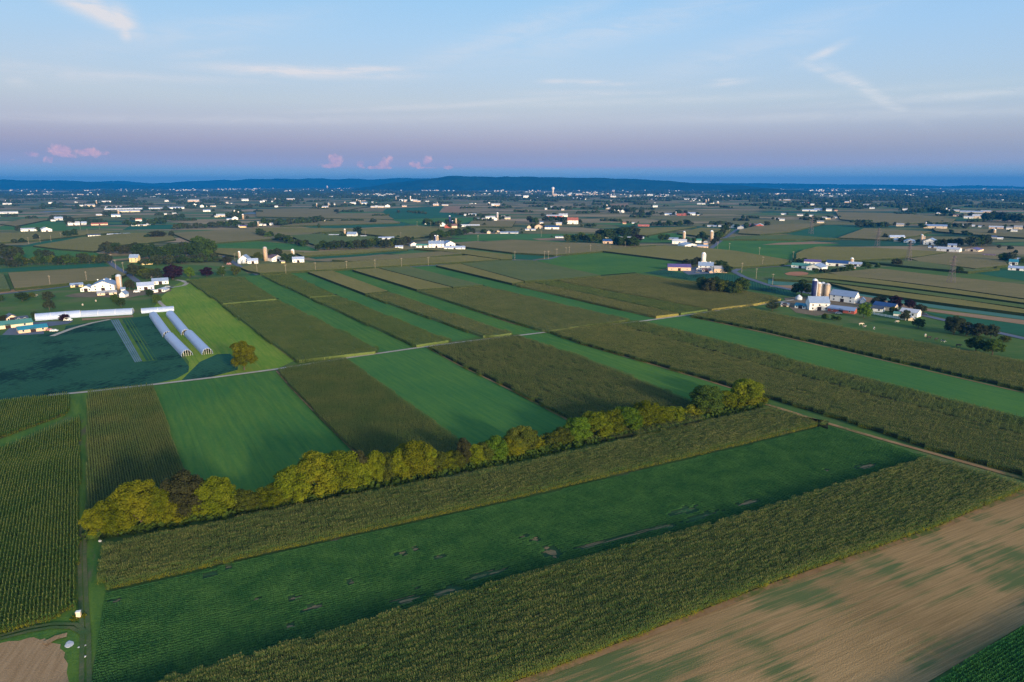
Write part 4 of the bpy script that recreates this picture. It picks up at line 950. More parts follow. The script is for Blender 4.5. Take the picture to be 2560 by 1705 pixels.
SINGLE = [
 (606, 928, 76, 62, 'gold', 'lone golden green tree standing beside the small triangle field'),
 (330, 692, 34, 34, 'dusk', 'dark tree left of the rounded olive tree behind the left farm'),
 (349, 690, 26, 26, 'dark', 'dark tree touching the lane behind the left farm'),
 (362, 696, 26, 38, 'olive', 'rounded olive tree behind the long white sheds'),
 (391, 690, 20, 26, 'dusk', 'dusky tree above the blue roofed cottage'),
 (428, 700, 38, 46, 'purple', 'large dark purple tree right of the blue roofed cottage'),
 (290, 712, 28, 26, 'dark', 'dark tree behind the big silo of the left farm'),
 (322, 726, 28, 24, 'brown', 'brownish tree between the silo and the hipped shed'),
 (287, 760, 26, 20, 'green', 'green tree in front of the left farm silo'),
 (301, 768, 24, 20, 'dark', 'darker of two trees in front of the left farm silo'),
 (373, 742, 20, 18, 'dark', 'small round tree in front of the hipped white shed'),
 (391, 760, 24, 22, 'green', 'round tree at the top of the sandy track'),
 (52, 754, 24, 28, 'dark', 'dark bushy tree in the pasture at far left'),
 (78, 745, 14, 16, 'olive', 'small olive bush beside the dark pasture tree'),
 (118, 752, 24, 28, 'dusk', 'upper of two stacked trees in the left pasture'),
 (121, 777, 32, 24, 'dusk', 'lower of two stacked trees in the left pasture'),
 (3, 755, 18, 12, 'dark', 'dark tree cut by the left picture edge'),
 (85, 796, 18, 16, 'dark', 'dark tree at the left end of the greenhouse'),
 (158, 803, 18, 24, 'purple', 'purple bush in front of the long greenhouse'),
 (8, 804, 16, 22, 'brown', 'brownish tree left of the gabled farmhouse'),
 (40, 800, 12, 14, 'yellow', 'yellow green bush in front of the gabled farmhouse'),
 (473, 695, 28, 24, 'lime', 'light green tree left of the round purple tree'),
 (515, 693, 26, 29, 'purple', 'round dark purple tree behind the first corn block'),
 (553, 691, 25, 22, 'green', 'green tree right of the round purple tree'),
 (588, 689, 25, 24, 'olive', 'olive tree beside the road junction'),
 (566, 660, 20, 26, 'brown', 'brown tree left of the small silver bins'),
 (645, 654, 24, 22, 'olive', 'olive tree left of the tall tan silo'),
 (676, 650, 26, 26, 'dark', 'dark tree right of the tall tan silo'),
 (692, 646, 26, 24, 'dusk', 'dusky tree behind the brown roofed barn'),
 (712, 657, 24, 28, 'dark', 'dark tree right of the brown roofed barn'),
 (729, 654, 22, 18, 'dark', 'slim dark tree before the brown silo cap'),
 (2007, 740, 42, 46, 'dark', 'big dark tree left of the four silos'),
 (1933, 778, 22, 32, 'dusk', 'low dark tree left of the pale bunker'),
 (2198, 766, 26, 34, 'brown', 'brown tree behind the dark roofed house'),
 (2240, 772, 34, 32, 'purple', 'tall dark purple tree beside the stone house'),
 (2276, 772, 24, 26, 'purple', 'smaller dark purple tree behind the white house'),
 (2301, 786, 26, 30, 'brown', 'brown tree right of the white house'),
 (2234, 784, 18, 20, 'olive', 'grey olive bush before the stone house'),
 (2162, 796, 40, 34, 'lime', 'bright green tree beside the red and white shed'),
 (2264, 802, 28, 26, 'dusk', 'dusky tree before the white house'),
 (2299, 822, 26, 29, 'dark', 'round dark tree in the cow pasture'),
 (2390, 838, 48, 44, 'dusk', 'tallest dusky tree of the clump by the right road'),
 (2421, 841, 36, 40, 'dusk', 'dusky tree in the middle of the clump by the right road'),
 (2452, 846, 38, 34, 'brown', 'brownish tree in the clump by the right road'),
 (2481, 846, 36, 34, 'dusk', 'rightmost dusky tree of the clump by the road'),
 (2444, 882, 42, 44, 'green', 'left of two rounded green trees above the corn'),
 (2487, 890, 42, 48, 'green', 'right of two rounded green trees above the corn'),
 (2514, 856, 16, 26, 'olive', 'low olive bush beside the right road'),
 (2125, 679, 20, 24, 'green', 'green tree in front of the navy roofed barn'),
 (2166, 673, 18, 24, 'green', 'wide green tree right of the small silo'),
 (2195, 671, 14, 16, 'green', 'small green tree right of the wide green tree'),
 (2244, 666, 20, 26, 'brown', 'brown bush in front of the nearest pylons'),
 (2400, 683, 17, 17, 'green', 'small round tree right of the nearest pylon'),
 (1594, 603, 16, 27, 'purple', 'purple tree at the right end of the dark grove'),
 (1756, 604, 26, 30, 'dark', 'dark tree left of the domed tan silo'),
 (1654, 602, 17, 18, 'green', 'green tree left of the grey roofed shed'),
 (1667, 601, 16, 16, 'dark', 'dark tree beside the grey roofed shed'),
 (894, 588, 22, 22, 'dark', 'dark tree behind the white barn with brown silo'),
 (797, 571, 13, 10, 'dark', 'lone dark tree in the thin dark wedge'),
 (932, 558, 14, 17, 'dusk', 'lone dusky tree at the brown field edge'),
 (841, 533, 10, 12, 'dusk', 'lone tree at the tip of the green field'),
 (996, 533, 8, 10, 'brown', 'brown bush in the broad dark teal field'),
 (1032, 601, 10, 12, 'dark', 'small dark tree behind the white house'),
 (175, 563, 22, 20, 'dusk', 'dark tree left of the curved white barn'),
 (166, 594, 18, 20, 'dark', 'left of two dark trees by the far left lane'),
 (185, 591, 20, 16, 'dark', 'right of two dark trees by the far left lane'),
 (90, 601, 17, 14, 'dusk', 'slim tree in the far left green field'),
 (34, 608, 11, 16, 'dusk', 'left small tree in the far left green field'),
 (53, 607, 12, 18, 'dark', 'right small tree in the far left green field'),
 (390, 595, 18, 40, 'brown', 'wide round brown bush in the tan corn field'),
 (368, 596, 12, 16, 'dark', 'dark bush beside the wide brown bush'),
 (428, 593, 16, 14, 'dusk', 'lone tree right of the wide brown bush'),
 (2379, 586, 13, 14, 'dark', 'round dark tree in the right distance'),
 (2418, 591, 15, 26, 'dark', 'broad dark tree in the right distance'),
 (2500, 621, 10, 10, 'dusk', 'small tree in the right green field'),
 (2526, 626, 13, 14, 'dusk', 'slim tree in the right green field'),
 (2540, 634, 10, 13, 'dark', 'small dark tree above the right edge barn'),
]
for s in SINGLE: tree(*s[:6], None)
LINES = [  # x1 y1 x2 y2 count height tints phrase cone
 (252, 634, 345, 634, 9, 28, ('dark', 'dusk', 'brown', 'dusk'), 'the left end of the big dark grove'),
 (345, 645, 505, 642, 17, 34, ('dark', 'green', 'dusk', 'dark'), 'the big dark grove'),
 (388, 664, 540, 650, 9, 26, ('dark', 'dusk', 'green'), 'the front of the big dark grove'),
 (355, 700, 445, 690, 5, 24, ('dusk', 'dark'), 'the dark trees above the long white sheds'),
 (488, 634, 524, 636, 3, 44, ('green', 'dusk'), 'the tall end of the big dark grove'),
 (345, 662, 550, 654, 26, 15, ('dark',), 'the low conifer row before the dark grove'),
 (0, 668, 272, 656, 26, 24, ('dark', 'dusk', 'green', 'olive'), 'the tree belt behind the left brown field'),
 (2, 648, 52, 655, 6, 34, ('dusk', 'green'), 'the tall clump at the left edge'),
 (88, 645, 138, 645, 5, 20, ('dark', 'dusk'), 'the clump in the left green field'),
 (788, 625, 985, 618, 26, 22, ('dark', 'olive', 'green', 'dusk'), 'the tree belt left of the twin silo farm'),
 (640, 588, 680, 596, 4, 18, ('dusk', 'green'), 'the small clump left of the slanting tree line'),
 (690, 600, 765, 618, 10, 19, ('dusk', 'green', 'brown'), 'the slanting tree line above the tan silo farm'),
 (990, 618, 1022, 611, 5, 20, ('brown', 'dusk'), 'the brown clump beside the white house'),
 (1075, 600, 1185, 585, 14, 21, ('green', 'dark', 'dusk'), 'the tree belt behind the twin silos'),
 (1410, 604, 1508, 606, 11, 22, ('green', 'dark', 'olive'), 'the left part of the dark grove'),
 (1500, 596, 1590, 592, 10, 26, ('dark', 'dusk'), 'the right part of the dark grove'),
 (1538, 618, 1585, 620, 5, 26, ('dark', 'green'), 'the clump right of the peach shed'),
 (1752, 732, 1862, 736, 13, 37, ('dark', 'green', 'brown', 'dusk', 'olive'), 'the grove in the tan corn field'),
 (1705, 668, 1750, 663, 5, 19, ('dusk', 'brown', 'dark'), 'the clump left of the white silo'),
 (1795, 672, 1828, 688, 4, 24, ('dark', 'olive'), 'the clump right of the peach farmhouse'),
 (1782, 616, 1815, 580, 6, 22, ('green', 'dusk', 'dark'), 'the trees along the climbing road'),
 (2040, 684, 2118, 680, 9, 13, ('brown', 'dusk'), 'the brown shrubs before the navy roof'),
 (2052, 797, 2100, 804, 4, 17, ('olive', 'green'), 'the shrubs below the front white barn'),
 (1985, 658, 2015, 655, 4, 12, ('dusk', 'olive'), 'the bushes left of the purple roofed house'),
 (2140, 568, 2220, 568, 10, 14, ('dark', 'dusk'), 'the dense hedge in the right distance'),
 (2340, 616, 2400, 614, 7, 20, ('dusk', 'olive', 'dark'), 'the trees right of the gabled blue barn'),
 (2428, 618, 2476, 616, 6, 28, ('dark', 'dusk'), 'the tall dark clump at right'),
 (2508, 655, 2528, 660, 3, 26, ('dusk', 'green'), 'the clump beside the right edge barn'),
 (2548, 662, 2570, 662, 2, 22, ('green',), 'the pair at the right edge'),
 (2458, 552, 2560, 556, 12, 22, ('dark', 'dusk'), 'the wood near the right edge'),
 (2300, 532, 2380, 536, 8, 16, ('dark', 'dusk'), 'the wood left of the far grey sheds'),
 (2340, 568, 2420, 572, 8, 14, ('dark', 'dusk'), 'the trees beside the cream warehouse'),
 (205, 555, 265, 557, 7, 11, ('dark',), 'the dark trees behind the far peach sheds'),
 (305, 560, 345, 566, 5, 13, ('dusk', 'dark'), 'the trees beside the small white house far left'),
 (372, 562, 412, 560, 5, 18, ('dark', 'dusk'), 'the trees right of the small white house'),
 (438, 574, 470, 574, 4, 18, ('dusk', 'dark'), 'the clump above the round brown bush'),
 (475, 572, 560, 568, 9, 14, ('dusk', 'green'), 'the tree line right of that clump'),
 (562, 570, 600, 566, 4, 18, ('dark', 'dusk'), 'the trees left of the yellow cottage'),
 (618, 568, 640, 568, 3, 14, ('dark',), 'the trees right of the yellow cottage'),
 (655, 562, 725, 562, 8, 19, ('dark', 'dusk'), 'the wood left of the pale tents'),
 (730, 562, 805, 556, 7, 17, ('dark', 'dusk'), 'the wood right of the small farm'),
 (412, 548, 465, 545, 6, 12, ('dark',), 'the dark hedge near the far cottages'),
 (566, 545, 605, 545, 5, 16, ('dark',), 'the dark trees at the far silo farm'),
 (1060, 562, 1100, 566, 5, 16, ('dusk', 'dark'), 'the trees left of the navy silo'),
 (1318, 556, 1345, 560, 4, 20, ('green', 'dusk'), 'the rounded trees behind the cream farm'),
 (1355, 552, 1425, 556, 7, 14, ('dark', 'dusk'), 'the trees between the red roofed farms'),
 (1450, 568, 1485, 568, 4, 11, ('olive', 'green'), 'the bushes right of the red roofed barn'),
 (1630, 566, 1730, 564, 10, 14, ('dark', 'dusk'), 'the wood right of the brick house'),
 (1510, 524, 1640, 540, 9, 14, ('dark',), 'the dark wood among the far hamlets'),
 (1785, 565, 1800, 562, 3, 12, ('dark',), 'the trees behind the long white shed'),
]
SMALL = {}
for ln in LINES:
    x1, y1, x2, y2, n, h, tints, ph = ln
    if h <= 16 or (h <= 19 and y1 < 575):
        for i in range(int(n * 1.3)):
            t = (i + R.random()) / int(n * 1.3); x = x1 + (x2 - x1) * t; y = y1 + (y2 - y1) * t + R.uniform(-.1, .1) * h
            hh = h * R.uniform(.7, 1.1); k = mpp(y); X, Y = P(x, y)
            SMALL.setdefault('dusk' if R.random() < .4 else 'dark', []).append((X, Y, hh * R.uniform(.9, 1.2) * k, hh * k))
        continue
    cone = 'conifer' in ph
    xs = sorted(x1 + (x2 - x1) * (i + R.uniform(.1, .9)) / n for i in range(n))
    for i, x in enumerate(xs):
        t = (x - x1) / (x2 - x1 + 1e-6); y = y1 + (y2 - y1) * t + R.uniform(-.09, .09) * h
        hh = h * R.uniform(.72, 1.12); ti = R.choice(tints)
        ww = hh * (R.uniform(.5, .7) if cone else R.uniform(.8, 1.15)); ww = max(ww, abs(x2 - x1) / n * 1.15)
        tree(x, y, hh, ww, ti, f"{ADJ[ti]} {'conifer' if cone else 'tree'}, {ordw(i)} from left in {ph}", 'trees in ' + ph, cone)

def tree_mass(name, items, mat, label):
    VV = []; FF = []; base = 0
    for i, (X, Y, w, h) in enumerate(items):
        me = FARC[i % 5]; n = len(me.vertices); v = np.empty(n * 3, dtype=np.float32); me.vertices.foreach_get('co', v); v = v.reshape(-1, 3)
        q = np.empty(len(me.loops), dtype=np.int32); me.loops.foreach_get('vertex_index', q)
        a = i * 2.1; c, s_ = math.cos(a), math.sin(a)
        VV.append(np.stack([X + (v[:, 0] * c - v[:, 1] * s_) * w, Y + (v[:, 0] * s_ + v[:, 1] * c) * w, v[:, 2] * h], 1)); FF.append(q.reshape(-1, 4) + base); base += n
    o = put(name, mesh_np(name, np.concatenate(VV), np.concatenate(FF)), mat); tag(o, label, kind='stuff')
def near_trees(CLs):
    for ph, items in CLs:
        for q in items:
            if q[1] < 610:
                for _ in range(2 if q[1] > 530 else 1):
                    x = q[0] + R.choice((-1, 1)) * (q[2] * .6 + R.uniform(1, 9)); y = q[1] - R.uniform(-.4, 2.5); hh = R.uniform(.9, 1.6) * min(q[3], 9); k = mpp(y)
                    hh = min(hh, 17 / k); X, Y = P(x, y); SMALL.setdefault(R.choice(('dusk', 'dark')), []).append((X, Y, hh * R.uniform(1, 1.5) * k, hh * k))
def finish_small():
  for tn, items in SMALL.items():
      tree_mass('small_trees', items, TINT[tn], ADJ[tn] + ' small trees in hedges and woods of the middle distance')
# ---------------------------------------------------------------- buildings
WALL = {'w': (.78, .76, .74), 'c': (.62, .50, .38), 'p': (.60, .42, .30), 'r': (.36, .09, .07), 'g': (.42, .42, .44), 'y': (.66, .52, .28), 'm': (.50, .53, .58), 'b': (.42, .30, .22)}
ROOF = {'B': (.20, .27, .42), 'G': (.28, .29, .33), 'K': (.05, .06, .09), 'R': (.30, .10, .07), 'N': (.07, .22, .17), 'T': (.02, .17, .26), 'P': (.10, .07, .22), 'W': (.46, .48, .55), 'D': (.02, .06, .18), 'M': (.14, .08, .09), 'L': (.30, .37, .54)}
WN = {'w': 'white', 'c': 'cream', 'p': 'peach', 'r': 'red', 'g': 'grey', 'y': 'yellow', 'm': 'silver', 'b': 'tan'}
RN = {'B': 'blue grey roof', 'G': 'grey roof', 'K': 'dark roof', 'R': 'red roof', 'N': 'green roof', 'T': 'teal roof', 'P': 'purple roof', 'W': 'white roof', 'D': 'navy roof', 'M': 'maroon roof', 'L': 'pale blue roof'}
def wallm(k): return paint('wall_paint_' + WN[k], WALL[k], .10, .5, .7, .2)
def roofm(k): return metal_roof('roof_' + RN[k].replace(' ', '_'), ROOF[k])
M_glass = paint('dark_glass', (.03, .035, .05), .1, 1, .2, .5)
M_trim = paint('white_trim', (.75, .74, .72), .08, 1, .5, .3)
M_dark = paint('dark_opening', (.03, .02, .02), .1, 1, .8, .1)
WIN = MB().box(-.55, .55, -.06, .05, 0, 1.3).mesh('window'); WIN.materials.append(M_glass)
WFR = MB().box(-.68, .68, -.03, .04, -.12, 0).box(-.68, .68, -.03, .04, 1.3, 1.42).box(-.68, -.55, -.03, .04, 0, 1.3).box(.55, .68, -.03, .04, 0, 1.3).mesh('frame'); WFR.materials.append(M_trim)
DOOR = MB().box(-1.5, 1.5, -.08, .05, 0, 2.9).mesh('door'); DOOR.materials.append(M_dark)
VENT = MB().box(-.5, .5, -.5, .5, 0, .8).mesh('cupola'); VENT.materials.append(M_trim)
def gable(root, w, d, hw, hr, axis, wm, rm, wins, over=.4, shedlike=False):
    if axis == 'x':
        vs = [(-w/2, -d/2, 0), (w/2, -d/2, 0), (w/2, d/2, 0), (-w/2, d/2, 0), (-w/2, -d/2, hw), (w/2, -d/2, hw), (w/2, d/2, hw), (-w/2, d/2, hw), (-w/2, 0, hr - .12), (w/2, 0, hr - .12)]
        fs = [(0, 1, 5, 4), (2, 3, 7, 6), (1, 2, 6, 9, 5), (3, 0, 4, 8, 7), (4, 5, 9, 8), (6, 7, 8, 9), (3, 2, 1, 0)]
    else:
        vs = [(-w/2, -d/2, 0), (w/2, -d/2, 0), (w/2, d/2, 0), (-w/2, d/2, 0), (-w/2, -d/2, hw), (w/2, -d/2, hw), (w/2, d/2, hw), (-w/2, d/2, hw), (0, -d/2, hr - .12), (0, d/2, hr - .12)]
        fs = [(0, 1, 5, 8, 4), (2, 3, 7, 9, 6), (1, 2, 6, 5), (3, 0, 4, 7), (4, 8, 9, 7), (5, 6, 9, 8), (3, 2, 1, 0)]
    put('wall', mesh_py('wall', vs, fs), wm, root)
    a, b = (w / 2 + over, d / 2 + over) if axis == 'x' else (d / 2 + over, w / 2 + over)
    span = d if axis == 'x' else w
    dz = (hr - hw) / (span / 2) * over
    th = .22; v2 = []; f2 = []
    for zt in (0, th):
        for (l, s, z) in ((-a, -b, hw - dz), (a, -b, hw - dz), (a, 0, hr), (-a, 0, hr), (a, b, hw - dz), (-a, b, hw - dz)):
            z += zt + .02
            v2.append((l, s, z) if axis == 'x' else (s, l, z))
    f2 = [(6, 7, 8, 9), (9, 8, 10, 11), (0, 3, 2, 1), (3, 5, 4, 2), (0, 1, 7, 6), (4, 5, 11, 10), (1, 2, 8, 7), (2, 4, 10, 8), (0, 6, 9, 3), (3, 9, 11, 5)]
    me = mesh_py('roof', v2, f2); bm = bmesh.new(); bm.from_mesh(me); bmesh.ops.recalc_face_normals(bm, faces=bm.faces[:]); bm.to_mesh(me); bm.free()
    put('roof', me, rm, root)
    if wins:
        n = max(2, min(7, int(w / 4))) if wins == 1 else 3
        for fl in range(2 if hw > 4.6 else 1):
            for i in range(n):
                x = -w / 2 + w * (i + .5) / n
                if fl == 0 and i == n // 2 and wins == 2:
                    put('door', DOOR, None, root, (x, -d / 2 - .02, 0)); continue
                o = put('window', WIN, None, root, (x, -d / 2 - .03, 1.0 + 2.6 * fl)); put('frame', WFR, None, o)
def dims(y, wpx, hpx, d):
    k = mpp(y); w = wpx * k
    el = math.atan2(H, P(1280, y)[1])
    h = hpx * k - d / 2 * math.tan(el)
    return w, max(2.6, h)
def building(x, y, wpx, hpx, kind, wall, roof, rot, label, group, name):
    k = mpp(y); w = wpx * k; X, Y = P(x, y)
    rz = math.radians(rot) - math.atan2(X, Y)
    if kind == 's' or kind == 't' or kind == 'n':
        r = w / 2; h = hpx * k
        root = empty({'s': 'silo', 't': 'water_tower', 'n': 'grain_bin'}[kind], (X, Y + r, 0))
        tag(root, label, {'s': 'silo', 't': 'water tower', 'n': 'grain bin'}[kind], group)
        wm = paint('silo_' + wall + roof, {'b': (.40, .29, .20), 'w': (.70, .60, .55), 'D': (.012, .02, .09), 'm': (.45, .50, .58), 'c': (.40, .31, .235), 'g': (.40, .36, .36)}[wall], .12, .3, .6, .3)
        dm = paint('dome_' + roof, {'W': (.68, .70, .76), 'B': (.40, .46, .58), 'G': (.32, .30, .32)}[roof], .1, .5, .35, .5)
        if kind == 't':
            mb = MB().lathe([(r * .62, 0), (r * .62, h * .60), (r * .7, h * .66), (r, h * .72), (r, h * .86)], 24)
            put('shaft', mb.mesh('shaft', True), wm, root)
            put('dome', MB().lathe([(r, h * .86), (r * .95, h * .91), (r * .7, h * .96), (r * .3, h * .995), (.05, h)], 24).mesh('dome', True), dm, root)
        else:
            hd = r * (.85 if kind == 's' else .7)
            put('shaft', MB().lathe([(r, 0), (r, h - hd)], 24).mesh('shaft', True), wm, root)
            put('dome', MB().lathe([(r * 1.03, h - hd), (r * .93, h - hd * .6), (r * .65, h - hd * .22), (r * .2, h - .02), (.03, h)] if kind == 's' else [(r * 1.05, h - hd), (r * .15, h), (.03, h + .2)], 24).mesh('dome', True), dm, root)
            if wpx > 5:
                if kind == 's':
                    put('chute', MB().box(-.45, .45, -r - .55, -r + .1, .5, h - hd).mesh('chute'), dm, root, rz=.9)
                bands = MB()
                for q in range(1, int((h - hd) / 1.6)):
                    bands.lathe([(r + .04, q * 1.6), (r + .04, q * 1.6 + .10)], 24)
                if bands.v: put('hoops', bands.mesh('hoops', True), wm, root)
        return root
    if kind in 'bhl': d = max(7.0, min(.55 * w, 18)) if kind != 'l' else min(13, max(7, w * .25))
    else: d = max(8.0, min(1.4 * w, 32))
    w, h = dims(y, wpx, hpx, d)
    if abs(rot) > 12 and kind in 'bhl': w = w / math.cos(rz) * .86
    if kind == 'l': h = min(h, 6.5)
    h = min(h, 17)
    hw = h * ({'b': .58, 'h': .62, 'g': .55, 'l': .55}[kind])
    off = d / 2
    vx, vy = X / math.hypot(X, Y), Y / math.hypot(X, Y); q_ = off * math.cos(math.radians(rot)) + abs(math.sin(math.radians(rot))) * w * .35
    cx = X + vx * q_; cyy = Y + vy * q_
    root = empty(name, (cx, cyy, 0), rz)
    tag(root, label, {'b': 'barn', 'g': 'barn', 'h': 'house', 'l': 'shed'}[kind] if name != 'house' else 'house', group)
    gable(root, w, d, hw, h, 'y' if kind == 'g' else 'x', wallm(wall), roofm(roof), (1 if kind == 'h' else 2) if wpx >= 18 else 0)
    if x in (1764, 1091, 264):
        for q in (-.28, 0, .28): put('cupola', VENT, None, root, (w * q, 0, h - .1))
    return root
